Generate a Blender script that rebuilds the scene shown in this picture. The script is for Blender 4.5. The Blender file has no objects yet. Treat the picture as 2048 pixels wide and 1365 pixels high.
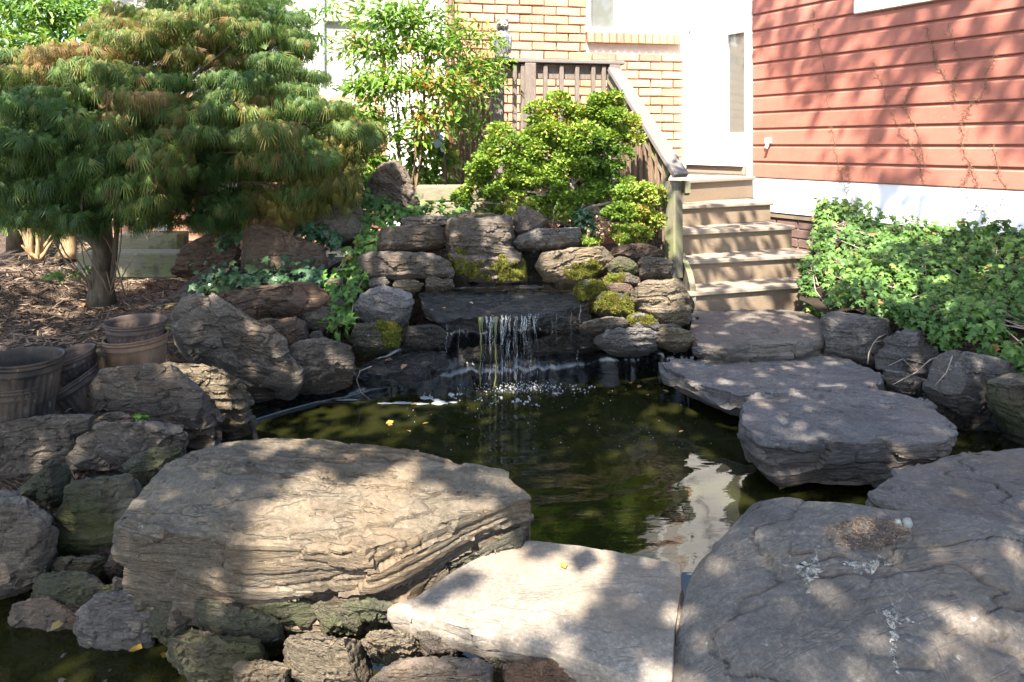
import bpy, math, random
import numpy as np
from mathutils import Vector, Matrix
SC = bpy.context.scene
COL = SC.collection
rad = math.radians
rng = np.random.default_rng(7)
random.seed(7)

# ---------------------------------------------------------------- camera, sky, sun, exposure
F, CX, HY, EYE = 1365.0, 1024.0, 290.0, 1.4
cam = bpy.data.objects.new('camera', bpy.data.cameras.new('camera'))
COL.objects.link(cam)
cam.location = (0, 0, EYE); cam.rotation_euler = (rad(90), 0, 0)
cam.data.sensor_width = 36.0; cam.data.lens = 36.0 * F / 2048.0
cam.data.shift_y = -(682.5 - HY) / 2048.0
cam.data.clip_start = 0.05; cam.data.clip_end = 400
SC.camera = cam
SUN = Vector((-0.17, -0.60, 0.78)).normalized()          # direction towards the sun
world = bpy.data.worlds.new('World'); SC.world = world; world.use_nodes = True
wn = world.node_tree; wn.nodes.clear()
_o = wn.nodes.new('ShaderNodeOutputWorld'); _b = wn.nodes.new('ShaderNodeBackground'); _s = wn.nodes.new('ShaderNodeTexSky')
_s.sky_type = 'NISHITA'; _s.sun_disc = False
_s.sun_elevation = math.asin(SUN.z); _s.sun_rotation = math.atan2(SUN.x, SUN.y)
_s.air_density = 1.0; _s.dust_density = 1.6; _s.ozone_density = 1.0
_b.inputs['Strength'].default_value = 0.115
wn.links.new(_s.outputs[0], _b.inputs[0]); wn.links.new(_b.outputs[0], _o.inputs[0])
sun = bpy.data.objects.new('sun', bpy.data.lights.new('sun', 'SUN')); COL.objects.link(sun)
sun.data.energy = 4.6; sun.data.angle = rad(0.5); sun.data.color = (1.0, 0.90, 0.76)
sun.rotation_euler = SUN.to_track_quat('Z', 'Y').to_euler(); sun.location = SUN * 30
SC.view_settings.view_transform = 'Standard'; SC.view_settings.look = 'None'
SC.view_settings.exposure = 2.6; SC.view_settings.gamma = 1.0
SC.view_settings.use_curve_mapping = False
SC.cycles.use_denoising = True
SC.cycles.max_bounces = 8; SC.cycles.transparent_max_bounces = 16
SC.cycles.sample_clamp_indirect = 6.0
SC.cycles.caustics_reflective = False; SC.cycles.caustics_refractive = False

# ---------------------------------------------------------------- points from the measured view geometry
def P(px, py, Y): return Vector(((px - CX) / F * Y, Y, EYE - (py - HY) / F * Y))
def PZ(px, py, z):
    Y = (EYE - z) * F / (py - HY)
    return P(px, py, Y)
def onplane(px, py, p0, n):
    d = Vector(((px - CX) / F, 1.0, -(py - HY) / F)); o = Vector((0, 0, EYE))
    t = (Vector(p0) - o).dot(n) / d.dot(n)
    return o + d * t

# ---------------------------------------------------------------- numpy noise
def _h(ix, iy, iz, s):
    with np.errstate(over='ignore'):
        n = (ix.astype(np.uint32) * np.uint32(374761393) + iy.astype(np.uint32) * np.uint32(668265263)
             + iz.astype(np.uint32) * np.uint32(2246822519) + np.uint32((s * 3266489917) & 0xffffffff))
        n = (n ^ (n >> np.uint32(13))) * np.uint32(1274126177)
        n = n ^ (n >> np.uint32(16))
    return n.astype(np.float64) / 4294967295.0 * 2 - 1
def vnoise(p, s=0):
    p = np.asarray(p, float); i = np.floor(p).astype(np.int64); f = p - i
    u = f * f * f * (f * (f * 6 - 15) + 10)
    x, y, z = i[:, 0], i[:, 1], i[:, 2]; r = 0
    for dx in (0, 1):
        wx = u[:, 0] if dx else 1 - u[:, 0]
        for dy in (0, 1):
            wy = u[:, 1] if dy else 1 - u[:, 1]
            for dz in (0, 1):
                wz = u[:, 2] if dz else 1 - u[:, 2]
                r = r + wx * wy * wz * _h(x + dx, y + dy, z + dz, s)
    return r
def fbm(p, octv=4, s=0, gain=0.5):
    a, r = 1.0, 0
    p = np.asarray(p, float)
    for o in range(octv):
        r = r + a * vnoise(p * (2.03 ** o) + o * 17.3, s + o); a *= gain
    return r

# ---------------------------------------------------------------- objects
def new_mesh(name, v, f, mats=None, smooth=True, var=None, fm=None):
    """v (n,3); f: array (m,k) or list of tuples"""
    me = bpy.data.meshes.new(name)
    if isinstance(f, np.ndarray):
        v = np.asarray(v, np.float32); m, k = f.shape
        me.vertices.add(len(v)); me.vertices.foreach_set('co', v.ravel())
        me.loops.add(m * k); me.loops.foreach_set('vertex_index', f.ravel().astype(np.int32))
        me.polygons.add(m); me.polygons.foreach_set('loop_start', np.arange(0, m * k, k, dtype=np.int32))
        me.update(calc_edges=True)
    else:
        me.from_pydata([tuple(map(float, q)) for q in v], [], f)
    n = len(me.polygons)
    me.polygons.foreach_set('use_smooth', np.full(n, bool(smooth)))
    if var is not None:
        a = me.attributes.new('var', 'FLOAT', 'FACE'); a.data.foreach_set('value', np.asarray(var, np.float32))
    if mats is not None:
        for m_ in (mats if isinstance(mats, (list, tuple)) else [mats]): me.materials.append(m_)
    if fm is not None: me.polygons.foreach_set('material_index', np.asarray(fm, np.int32))
    me.update()
    return me
def put(name, me, parent=None, loc=None, rot=None):
    o = bpy.data.objects.new(name, me); COL.objects.link(o)
    if parent is not None: o.parent = parent
    if loc is not None: o.location = loc
    if rot is not None:
        o.rotation_euler = rot
    return o
def tag(o, label=None, cat=None, group=None, kind=None):
    if label: o['label'] = label
    if cat: o['category'] = cat
    if group: o['group'] = group
    if kind: o['kind'] = kind
    return o
def empty(name, label, cat, loc, group=None):
    o = bpy.data.objects.new(name, None); COL.objects.link(o); o.location = loc; o.empty_display_size = 0.1
    return tag(o, label, cat, group)
def wobj(name, v, f, mat, parent=None, smooth=True, var=None, base=None, rotm=None, fm=None):
    """mesh given in world coordinates; origin set to its base (or the parent's frame)"""
    v = np.asarray(v, float)
    if parent is not None:
        me = new_mesh(name, v - np.array(parent.location), f, mat, smooth, var, fm)
        return put(name, me, parent)
    b = np.array(base) if base is not None else np.array([*(v[:, :2].mean(0)), v[:, 2].min()])
    w = v - b
    if rotm is not None: w = w @ np.array(rotm)            # rows: R^T applied
    o = put(name, new_mesh(name, w, f, mat, smooth, var, fm), None, b)
    if rotm is not None: o.rotation_euler = Matrix([list(r) for r in rotm]).to_euler()
    return o

# small mesh kit ---------------------------------------------------------------
class MB:
    def __init__(s): s.v = []; s.f = []
    def add(s, v, f):
        b = len(s.v); s.v += [tuple(map(float, q)) for q in v]; s.f += [tuple(i + b for i in q) for q in f]
    def box(s, c, size, ax=None):
        """box by centre, size, axes (3 vectors)"""
        ax = ax or (Vector((1, 0, 0)), Vector((0, 1, 0)), Vector((0, 0, 1)))
        c = Vector(c); h = [ax[i] * (size[i] / 2) for i in range(3)]
        v = [c + h[0] * i + h[1] * j + h[2] * k for k in (-1, 1) for j in (-1, 1) for i in (-1, 1)]
        s.add(v, [(0, 2, 3, 1), (4, 5, 7, 6), (0, 1, 5, 4), (2, 6, 7, 3), (0, 4, 6, 2), (1, 3, 7, 5)])
    def bevbox(s, c, size, ax=None, b=0.004):
        """box with chamfered edges along its outer faces"""
        ax = ax or (Vector((1, 0, 0)), Vector((0, 1, 0)), Vector((0, 0, 1)))
        c = Vector(c); hx, hy, hz = size[0] / 2, size[1] / 2, size[2] / 2
        b = min(b, hx * .45, hy * .45, hz * .45)
        pts = {}; v = []
        for sx in (-1, 1):
            for sy in (-1, 1):
                for sz in (-1, 1):
                    for a in range(3):
                        q = [sx * (hx - b), sy * (hy - b), sz * (hz - b)]
                        q[a] = (sx * hx, sy * hy, sz * hz)[a]
                        pts[(sx, sy, sz, a)] = len(v); v.append(c + ax[0] * q[0] + ax[1] * q[1] + ax[2] * q[2])
        f = []
        for a in range(3):
            i, j = (a + 1) % 3, (a + 2) % 3
            for sg in (-1, 1):
                def k(si, sj, a=a, i=i, j=j, sg=sg):
                    t = [0, 0, 0]; t[a] = sg; t[i] = si; t[j] = sj; return (*t, a)
                q = [pts[k(-1, -1)], pts[k(1, -1)], pts[k(1, 1)], pts[k(-1, 1)]]
                f.append(tuple(q if sg > 0 else q[::-1]))
        for a in range(3):           # edges parallel to axis a
            i, j = (a + 1) % 3, (a + 2) % 3
            for si in (-1, 1):
                for sj in (-1, 1):
                    def k(sa, w, a=a, i=i, j=j, si=si, sj=sj):
                        t = [0, 0, 0]; t[a] = sa; t[i] = si; t[j] = sj; return pts[(*t, w)]
                    q = [k(-1, i), k(1, i), k(1, j), k(-1, j)]
                    f.append(tuple(q if si * sj < 0 else q[::-1]))
        for sx in (-1, 1):
            for sy in (-1, 1):
                for sz in (-1, 1):
                    q = [pts[(sx, sy, sz, a)] for a in range(3)]
                    f.append(tuple(q if sx * sy * sz > 0 else q[::-1]))
        s.add(v, f)
    def tube(s, pts, r, n=8, cap=True):
        pts = [Vector(p) for p in pts]; m = len(pts)
        rs = r if isinstance(r, (list, tuple, np.ndarray)) else [r] * m
        v = []; prev = None
        for i, p in enumerate(pts):
            t = (pts[min(i + 1, m - 1)] - pts[max(i - 1, 0)])
            if t.length < 1e-9: t = Vector((0, 0, 1))
            t.normalize()
            if prev is None:
                a = t.orthogonal().normalized()
            else:
                a = (prev - t * prev.dot(t))
                a = a.normalized() if a.length > 1e-6 else t.orthogonal().normalized()
            prev = a; b = t.cross(a)
            for k in range(n):
                an = 2 * math.pi * k / n
                v.append(p + (a * math.cos(an) + b * math.sin(an)) * float(rs[i]))
        f = [(i * n + k, i * n + (k + 1) % n, (i + 1) * n + (k + 1) % n, (i + 1) * n + k) for i in range(m - 1) for k in range(n)]
        if cap:
            f += [tuple(range(n))[::-1], tuple(range((m - 1) * n, m * n))]
        s.add(v, f)
    def prism(s, poly, off):
        """polygon (list of points) extruded by vector off"""
        n = len(poly); off = Vector(off); a = [Vector(p) for p in poly]; b = [p + off for p in a]
        s.add(a + b, [tuple(range(n)), tuple(range(2 * n - 1, n - 1, -1))] + [(i + n, (i + 1) % n + n, (i + 1) % n, i) for i in range(n)])
    def lathe(s, prof, n=48, M=None, rib=None):
        v = []
        for (r, z) in prof:
            for k in range(n):
                a = 2 * math.pi * k / n
                rr = r * (1 + (rib(a, z) if rib else 0))
                v.append(Vector((rr * math.cos(a), rr * math.sin(a), z)))
        if M is not None: v = [M @ q for q in v]
        m = len(prof)
        s.add(v, [(i * n + k, i * n + (k + 1) % n, (i + 1) * n + (k + 1) % n, (i + 1) * n + k) for i in range(m - 1) for k in range(n)])
    def build(s, name, mat, parent=None, smooth=False, base=None):
        return wobj(name, s.v, s.f, mat, parent, smooth, base=base)
def fixn(o):
    import bmesh
    bm = bmesh.new(); bm.from_mesh(o.data); bmesh.ops.recalc_face_normals(bm, faces=bm.faces); bm.to_mesh(o.data); bm.free(); return o

# ---------------------------------------------------------------- materials
class G:
    def __init__(s, name):
        s.m = bpy.data.materials.new(name); s.m.use_nodes = True; s.t = s.m.node_tree; s.t.nodes.clear()
        s.out = s.t.nodes.new('ShaderNodeOutputMaterial')
        s.tc = s.t.nodes.new('ShaderNodeTexCoord'); s.obj = s.tc.outputs['Object']
    def l(s, a, b): s.t.links.new(a, b)
    def n(s, k): return s.t.nodes.new('ShaderNode' + k)
    def set(s, sock, v):
        if isinstance(v, bpy.types.NodeSocket): s.l(v, sock)
        elif v is not None:
            if isinstance(v, (tuple, list)) and len(v) == 3 and sock.type == 'RGBA': v = (*v, 1)
            sock.default_value = v
    def map(s, vec=None, scale=(1, 1, 1), rot=(0, 0, 0), loc=(0, 0, 0)):
        q = s.n('Mapping'); s.l(vec or s.obj, q.inputs[0]); q.inputs['Scale'].default_value = scale
        q.inputs['Rotation'].default_value = rot; q.inputs['Location'].default_value = loc; return q.outputs[0]
    def rnd_loc(s, vec=None, k=50):
        """offset texture space per object so that alike pieces do not repeat"""
        oi = s.n('ObjectInfo'); m = s.n('VectorMath'); m.operation = 'MULTIPLY_ADD'
        c = s.n('CombineXYZ')
        for i in range(3): s.l(oi.outputs['Random'], c.inputs[i])
        s.l(c.outputs[0], m.inputs[0]); m.inputs[1].default_value = (k, k * 1.7, k * .6); s.l(vec or s.obj, m.inputs[2])
        return m.outputs[0]
    def rnd(s): return s.n('ObjectInfo').outputs['Random']
    def noise(s, vec=None, scale=5, detail=5, rough=.55, dist=0, col=False):
        q = s.n('TexNoise'); s.l(vec or s.obj, q.inputs['Vector'])
        for k, v in (('Scale', scale), ('Detail', detail), ('Roughness', rough), ('Distortion', dist)): q.inputs[k].default_value = v
        return q.outputs['Color' if col else 'Fac']
    def voro(s, vec=None, scale=5, feat='F1', out='Distance'):
        q = s.n('TexVoronoi'); q.feature = feat; s.l(vec or s.obj, q.inputs['Vector']); q.inputs['Scale'].default_value = scale; return q.outputs[out]
    def ramp(s, fac, stops, interp='LINEAR'):
        q = s.n('ValToRGB'); s.l(fac, q.inputs[0]); e = q.color_ramp.elements; q.color_ramp.interpolation = interp
        while len(e) < len(stops): e.new(0.5)
        for i, (p, c) in enumerate(stops):
            e[i].position = p; e[i].color = (c, c, c, 1) if not isinstance(c, (tuple, list)) else (*c, 1)
        return q.outputs[0]
    def mix(s, fac, a, b, mode='MIX'):
        q = s.n('Mix'); q.data_type = 'RGBA'; q.blend_type = mode
        s.set(q.inputs[0], fac); s.set(q.inputs[6], a); s.set(q.inputs[7], b); return q.outputs[2]
    def math(s, op, a, b=None):
        q = s.n('Math'); q.operation = op; s.set(q.inputs[0], a)
        if b is not None: s.set(q.inputs[1], b)
        return q.outputs[0]
    def bump(s, h, strength=.5, dist=.01, normal=None):
        q = s.n('Bump'); s.l(h, q.inputs['Height']); q.inputs['Strength'].default_value = strength; q.inputs['Distance'].default_value = dist
        if normal is not None: s.l(normal, q.inputs['Normal'])
        return q.outputs[0]
    def attr(s, name):
        q = s.n('Attribute'); q.attribute_name = name; return q.outputs['Fac']
    def pbsdf(s, color, rough=.8, normal=None, spec=.5, **kw):
        q = s.n('BsdfPrincipled'); s.set(q.inputs['Base Color'], color); s.set(q.inputs['Roughness'], rough)
        s.set(q.inputs['Specular IOR Level'], spec)
        if normal is not None: s.l(normal, q.inputs['Normal'])
        for k, v in kw.items(): s.set(q.inputs[k.replace('_', ' ')], v)
        return q.outputs[0]
    def done(s, sh): s.l(sh, s.out.inputs[0]); return s.m

def mat_rock(name, c1, c2, c3, lichen=.25, bs=.6, layer=7.0, wet=False, moss=0.0, crack=.3):
    c1, c2, c3 = [(c[0] * 1.02, c[1], c[2] * .92) for c in (c1, c2, c3)]
    g = G(name); v = g.rnd_loc()
    sx = g.n('SeparateXYZ'); g.l(g.tc.outputs['Normal'], sx.inputs[0]); nz = g.math('ABSOLUTE', sx.outputs[2])
    side = g.ramp(nz, [(.45, 1.), (.85, .12)])                       # how far a face cuts across the bedding
    big = g.noise(v, 2.2, 4, .6, .3); mid = g.noise(v, 9, 6, .65, .4)
    sv = g.map(v, (1.2, 1.2, layer)); st = g.noise(sv, 7, 6, .66, .1)
    sv2 = g.map(v, (2.2, 2.2, layer * 2.4)); st2 = g.noise(sv2, 10, 5, .75, .12)
    fl = g.noise(g.map(v, (.9, 3.0, 1.8)), 3.6, 3.2, .5, .35)           # flakes on bedding planes: stepped
    fs = g.ramp(fl, [(.0, .0), (.34, .12), (.345, .3), (.43, .34), (.435, .5), (.50, .54), (.505, .68), (.58, .72), (.585, .85), (.66, .9), (.665, 1.)])
    cr = g.noise(g.map(v, (.8, 3.0, 4.5)), 2.6, 4, .55, .4); crk = g.ramp(cr, [(.488, 0.), (.5, 1.), (.512, 0.)])
    gr = g.noise(v, 85, 4, .8); fine = g.noise(v, 48, 6, .75)
    col = g.mix(g.ramp(big, [(.32, 0.), (.66, 1.)]), c1, c2)
    col = g.mix(g.math('MULTIPLY', g.ramp(st, [(.35, 0.), (.7, 1.)]), g.math('ADD', g.math('MULTIPLY', side, .8), .2)), col, c3)
    col = g.mix(g.math('MULTIPLY', g.ramp(st2, [(.3, .75), (.58, 0.)]), g.math('ADD', g.math('MULTIPLY', side, .85), .15)), col, tuple(x * .45 for x in c1))
    col = g.mix(g.ramp(mid, [(.3, .4), (.6, 0.)]), col, tuple(x * .5 for x in c1))
    col = g.mix(g.math('MULTIPLY', crk, crack), col, tuple(x * .25 for x in c1))
    col = g.mix(g.ramp(gr, [(.36, .6), (.58, 0.)]), col, tuple(x * .42 for x in c1)); col = g.mix(g.ramp(gr, [(.58, 0.), (.76, .6)]), col, tuple(min(1, x * 1.8) for x in c2))
    blot = g.noise(v, 3.4, 6, .72, .5); col = g.mix(g.ramp(blot, [(.36, .55), (.52, 0.)]), col, tuple(x * .48 for x in c1)); tint = g.noise(v, 1.6, 5, .7); col = g.mix(g.ramp(tint, [(.5, 0.), (.68, .5)]), col, (c2[0] * 1.05, c2[1] * .86, c2[2] * .68))
    if lichen:
        li = g.noise(v, 5.5, 7, .7, .6); col = g.mix(g.ramp(li, [(.60, 0.), (.70, lichen)]), col, (.28, .27, .22))
        l2 = g.noise(v, 26, 4, .6, .2); col = g.mix(g.ramp(l2, [(.69, 0.), (.74, lichen * 1.7)]), col, (.40, .40, .36))
    if moss:
        mo = g.noise(v, 4.2, 6, .7, .5); col = g.mix(g.ramp(mo, [(.45, 0.), (.62, moss)]), col, (.06, .075, .016))
    h = g.math('MULTIPLY', g.math('ADD', st, g.math('MULTIPLY', st2, .7)), side)
    h = g.math('ADD', h, g.math('MULTIPLY', g.math('MULTIPLY', fs, g.math('SUBTRACT', 1.0, side)), .2))
    h = g.math('ADD', h, g.math('MULTIPLY', fine, .34)); h = g.math('ADD', h, g.math('MULTIPLY', mid, .35)); h = g.math('SUBTRACT', h, g.math('MULTIPLY', crk, .22))
    nb = g.bump(h, bs, .022)
    if wet == 'dull':
        return g.done(g.pbsdf(col, g.ramp(g.noise(v, 14, 4), [(.35, .1), (.7, .45)]), nb, .4))
    if wet:
        rough = g.ramp(g.noise(v, 14, 4), [(.35, .05), (.7, .2)])
        rp = g.noise(g.map(v, (2.2, 9, 5)), 7, 4, .6, .3); nc = g.bump(g.math('ADD', g.math('MULTIPLY', rp, 1.6), g.math('MULTIPLY', fine, .12)), 1.0, .06)
        pb = g.n('BsdfPrincipled'); g.l(col, pb.inputs['Base Color']); g.l(rough, pb.inputs['Roughness']); g.l(nb, pb.inputs['Normal']); pb.inputs['Coat Weight'].default_value = 1; pb.inputs['Specular IOR Level'].default_value = .15; pb.inputs['Coat IOR'].default_value = 1.55; pb.inputs['Coat Roughness'].default_value = .02; g.l(nc, pb.inputs['Coat Normal'])
        return g.done(pb.outputs[0])
    return g.done(g.pbsdf(col, g.ramp(mid, [(.3, .72), (.7, .95)]), nb, .25))
M = {}
M['slate'] = mat_rock('slate', (0.089, 0.076, 0.068), (0.157, 0.132, 0.115), (0.140, 0.123, 0.115), .3, .85)
M['slate_grey'] = mat_rock('slate_grey', (0.115, 0.110, 0.115), (0.184, 0.170, 0.170), (0.166, 0.156, 0.161), .3, .85)
M['slate_tan'] = mat_rock('slate_tan', (.128, .105, .080), (.205, .17, .128), (.18, .152, .12), .28, .9)
M['boulder_tan'] = mat_rock('boulder_tan', (.108, .092, .075), (.178, .152, .122), (.155, .135, .112), .3, .9)
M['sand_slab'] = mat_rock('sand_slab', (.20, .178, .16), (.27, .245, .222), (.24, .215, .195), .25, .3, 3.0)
M['brown'] = mat_rock('brown', (.085, .06, .048), (.15, .10, .075), (.115, .088, .072), .1, .85, 2.5)
M['purple'] = mat_rock('purple', (.112, .098, .092), (.165, .145, .138), (.145, .13, .126), .22, .55, 1.6)
M['green_grey'] = mat_rock('green_grey', (0.056, 0.056, 0.046), (0.105, 0.101, 0.079), (0.090, 0.084, 0.068), .3, .85, 5, moss=.5)
M['dome'] = mat_rock('domed_slate', (.105, .098, .096), (.16, .145, .138), (.14, .13, .126), .25, .42, 5, crack=.1)
M['wet'] = mat_rock('wet', (.006, .006, .006), (.016, .014, .013), (.012, .0115, .011), 0, .9, 8, wet=True)
M['wet_dark'] = mat_rock('wet_dark', (.022, .021, .02), (.05, .043, .038), (.04, .037, .035), 0, .9, 8, wet='dull')
M['wet_blue'] = mat_rock('wet_blue', (.10, .095, .10), (.15, .135, .135), (.13, .125, .13), .1, .5, 4, wet=True)

def mat_leaf(name, stops, rough=.42, trans=.35, tint=(1.15, 1.2, .55)):
    g = G(name); c = g.ramp(g.attr('var'), stops)
    s1 = g.pbsdf(c, rough, None, .3)
    t = g.n('BsdfTranslucent'); g.l(g.mix(1.0, c, tint, 'MULTIPLY'), t.inputs[0])
    m = g.n('MixShader'); m.inputs[0].default_value = trans; g.l(s1, m.inputs[1]); g.l(t.outputs[0], m.inputs[2])
    return g.done(m.outputs[0])
M['maple'] = mat_leaf('maple_leaf', [(0, (.040, .083, .028)), (.45, (.076, .140, .038)), (.78, (.135, .185, .046)), (.95, (.20, .175, .055)), (1, (.215, .135, .06))], .5, .45)
M['maple_gold'] = mat_leaf('maple_gold_leaf', [(0, (.07, .085, .022)), (.5, (.14, .145, .035)), (1, (.24, .19, .05))], .45, .4)
M['nandina'] = mat_leaf('nandina_leaf', [(0, (.07, .14, .028)), (.6, (.14, .26, .042)), (.92, (.22, .34, .055)), (1, (.32, .15, .05))], .38, .42)
M['box'] = mat_leaf('boxwood_leaf', [(0, (.055, .115, .02)), (.5, (.135, .225, .034)), (.9, (.27, .345, .05)), (1, (.30, .21, .07))], .45, .3)
M['ivy'] = mat_leaf('ivy_leaf', [(0, (.038, .085, .022)), (.45, (.075, .155, .034)), (.85, (.16, .26, .05)), (.95, (.18, .22, .06)), (1, (.20, .12, .05))], .45, .26)
M['ivy_dark'] = mat_leaf('ivy_dark_leaf', [(0, (.03, .07, .04)), (.6, (.06, .12, .06)), (.9, (.12, .16, .06)), (1, (.17, .12, .06))], .3, .2)
M['shade'] = mat_leaf('shade_tree_leaf', [(0, (.04, .09, .02)), (1, (.08, .15, .03))], .5, .25)
M['bright'] = mat_leaf('hedge_leaf', [(0, (.05, .11, .02)), (.6, (.11, .22, .035)), (1, (.24, .31, .10))], .4, .4)
M['fallen'] = mat_leaf('fallen_leaf', [(0, (.40, .28, .05)), (.3, (.36, .18, .06)), (.6, (.28, .17, .09)), (.85, (.30, .24, .10)), (1, (.42, .30, .24))], .55, .2, (1, .8, .5))

def mat_bark(name, c1, c2):
    g = G(name); v = g.map(None, (6, 6, 1.2)); n = g.noise(v, 6, 6, .7, .4)
    return g.done(g.pbsdf(g.mix(g.ramp(n, [(.3, 0.), (.7, 1.)]), c1, c2), .9, g.bump(n, .8, .015), .2))
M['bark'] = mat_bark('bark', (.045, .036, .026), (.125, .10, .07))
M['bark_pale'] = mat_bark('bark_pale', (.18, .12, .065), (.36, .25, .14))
M['stem'] = mat_bark('stem', (.10, .07, .045), (.2, .145, .09))
M['twig'] = mat_bark('twig', (.22, .18, .14), (.36, .31, .26))

def mat_wood(name, c1, c2, ax=(1, 1, 1), alg=0, rough=.8):
    g = G(name); v = g.rnd_loc(g.map(None, ax)); w = g.noise(v, 9, 6, .65, 1.2); w2 = g.noise(v, 40, 3, .6, .3)
    col = g.mix(g.ramp(w, [(.3, 0.), (.68, 1.)]), c1, c2); col = g.mix(g.ramp(w2, [(.35, .4), (.6, 0.)]), col, tuple(x * .5 for x in c1))
    if alg:
        a = g.noise(g.obj, 4.5, 5, .6, .3); col = g.mix(g.ramp(a, [(.45, 0.), (.62, alg)]), col, (.13, .15, .055))
        b = g.noise(g.obj, 7, 4, .6, .3); col = g.mix(g.ramp(b, [(.56, 0.), (.66, alg)]), col, (.03, .03, .024))
    h = g.math('ADD', w, g.math('MULTIPLY', w2, .4))
    return g.done(g.pbsdf(col, rough, g.bump(h, .35, .006), .3))
M['rail'] = mat_wood('weathered_rail_wood', (.10, .082, .07), (.17, .142, .125), (8, 8, 1.2))
M['rail_flat'] = mat_wood('weathered_rail_cap', (.105, .096, .093), (.165, .15, .145), (1.4, 9, 9))
M['post'] = mat_wood('mossy_post_wood', (.115, .105, .08), (.19, .17, .13), (9, 9, 1.0), .75)
M['fence'] = mat_wood('fence_board_wood', (.115, .08, .055), (.19, .135, .092), (9, 9, .9))
M['tread'] = mat_wood('step_tread_paint', (.205, .17, .132), (.26, .218, .172), (1.0, 8, 8), 0, .7)
M['riser'] = mat_wood('step_riser_paint', (.155, .118, .082), (.20, .155, .11), (.9, 8, 14), 0, .75)
M['timber'] = mat_wood('landscape_timber', (.13, .115, .08), (.22, .20, .14), (1.0, 8, 8), .6)

def mat_plain(name, c, rough=.6, spec=.4, ns=0, amt=.15, metal=0):
    g = G(name); col = c; nb = None
    if ns:
        n = g.noise(g.rnd_loc(), ns, 5, .65); col = g.mix(g.ramp(n, [(.3, amt), (.7, 0.)]), c, tuple(x * .35 for x in c)); nb = g.bump(n, .15, .004)
    return g.done(g.pbsdf(col, rough, nb, spec, Metallic=metal))
M['white'] = mat_plain('white_trim_paint', (.80, .80, .79), .5, .4, 5, .12)
M['skirt'] = mat_plain('white_skirt_paint', (.74, .77, .82), .6, .3, 3, .15)
M['iron'] = mat_plain('dark_metal', (.10, .10, .11), .45, .5, 20)
M['boxgrey'] = mat_plain('grey_plastic', (.30, .37, .44), .5, .4, 30, .1)
M['glass'] = mat_plain('window_glass', (.11, .115, .105), .04, .8)
M['curtain'] = mat_plain('pale_glass', (.33, .34, .30), .05, .7, 3, .35)
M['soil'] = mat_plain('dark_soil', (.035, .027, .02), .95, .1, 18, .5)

def mat_siding():
    g = G('red_siding_paint'); v = g.rnd_loc(); n = g.noise(g.map(v, (1, 1, 3)), 3, 6, .65); n2 = g.noise(v, 30, 4, .6)
    col = g.mix(g.ramp(n, [(.35, 0.), (.7, 1.)]), (.255, .092, .066), (.32, .122, .088)); col = g.mix(g.ramp(n2, [(.62, 0.), (.74, .4)]), col, (.38, .24, .19)); col = g.mix(g.ramp(g.rnd(), [(0, .0), (1, .22)]), col, (.36, .17, .13)); dn = g.noise(g.map(v, (6, 6, .8)), 2.2, 5, .7); col = g.mix(g.ramp(dn, [(.55, 0.), (.75, .3)]), col, (.16, .07, .055))
    return g.done(g.pbsdf(col, .55, g.bump(n, .12, .004), .35))
M['siding'] = mat_siding()
def mat_brick():
    g = G('orange_red_brick'); r = g.rnd(); v = g.rnd_loc(); n = g.noise(v, 30, 6, .7)
    c = g.ramp(r, [(0, (.38, .20, .13)), (.35, (.44, .245, .155)), (.7, (.48, .285, .185)), (.92, (.42, .215, .16)), (1, (.31, .15, .115))])
    c = g.mix(g.ramp(n, [(.35, .45), (.62, 0.)]), c, (.22, .09, .05))
    return g.done(g.pbsdf(c, .85, g.bump(n, .5, .006), .2))
M['brick'] = mat_brick()
M['brick_dark'] = mat_plain('foundation_brick', (.15, .10, .085), .85, .2, 25, .4)
M['mortar'] = mat_plain('pale_mortar', (.58, .54, .49), .9, .1, 20, .25)
def mat_pot(name, c1, c2):
    g = G(name); v = g.map(g.rnd_loc(), (1, 1, .5)); n = g.noise(v, 9, 6, .7, .4); n2 = g.noise(v, 40, 4, .7)
    c = g.mix(g.ramp(n, [(.38, 0.), (.68, 1.)]), c1, c2); c = g.mix(g.ramp(n2, [(.60, 0.), (.72, .5)]), c, (.24, .21, .17))
    return g.done(g.pbsdf(c, g.ramp(n, [(.4, .5), (.7, .9)]), g.bump(n2, .15, .003), .22))
M['pot_black'] = mat_pot('black_pot_plastic', (.018, .016, .015), (.075, .056, .042))
M['pot_rust'] = mat_pot('rusty_brown_pot', (.10, .066, .044), (.19, .118, .078))
M['pot_brown'] = mat_pot('brown_pot_plastic', (.035, .027, .024), (.10, .07, .057))
def mat_liner():
    g = G('black_pond_liner'); n = g.noise(g.map(None, (1, 1, .5)), 6, 5, .6, .8); n2 = g.noise(None, 25, 5, .7)
    c = g.mix(g.ramp(n2, [(.5, 0.), (.75, .5)]), (.006, .0065, .007), (.016, .016, .014))
    return g.done(g.pbsdf(c, g.ramp(n2, [(.35, .14), (.75, .36)]), g.bump(n, .25, .02), .6))
M['liner'] = mat_liner()
def mat_mulch():
    g = G('mulch_soil'); n = g.noise(None, 5, 8, .75, .6); n2 = g.voro(g.map(None, (1, 2.2, 1)), 45); n3 = g.noise(None, 60, 5, .7)
    c = g.ramp(n, [(.3, (.035, .026, .02)), (.52, (.08, .058, .042)), (.75, (.14, .105, .078))]); c = g.mix(g.ramp(n3, [(.5, 0.), (.68, .6)]), c, (.26, .20, .15))
    return g.done(g.pbsdf(c, .95, g.bump(g.math('ADD', n3, g.math('MULTIPLY', n2, .8)), .9, .03), .1))
M['mulch'] = mat_mulch()
M['chip'] = mat_leaf('mulch_chip', [(0, (.05, .035, .025)), (.5, (.13, .09, .065)), (.85, (.22, .165, .12)), (1, (.33, .27, .2))], .9, .02)
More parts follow.
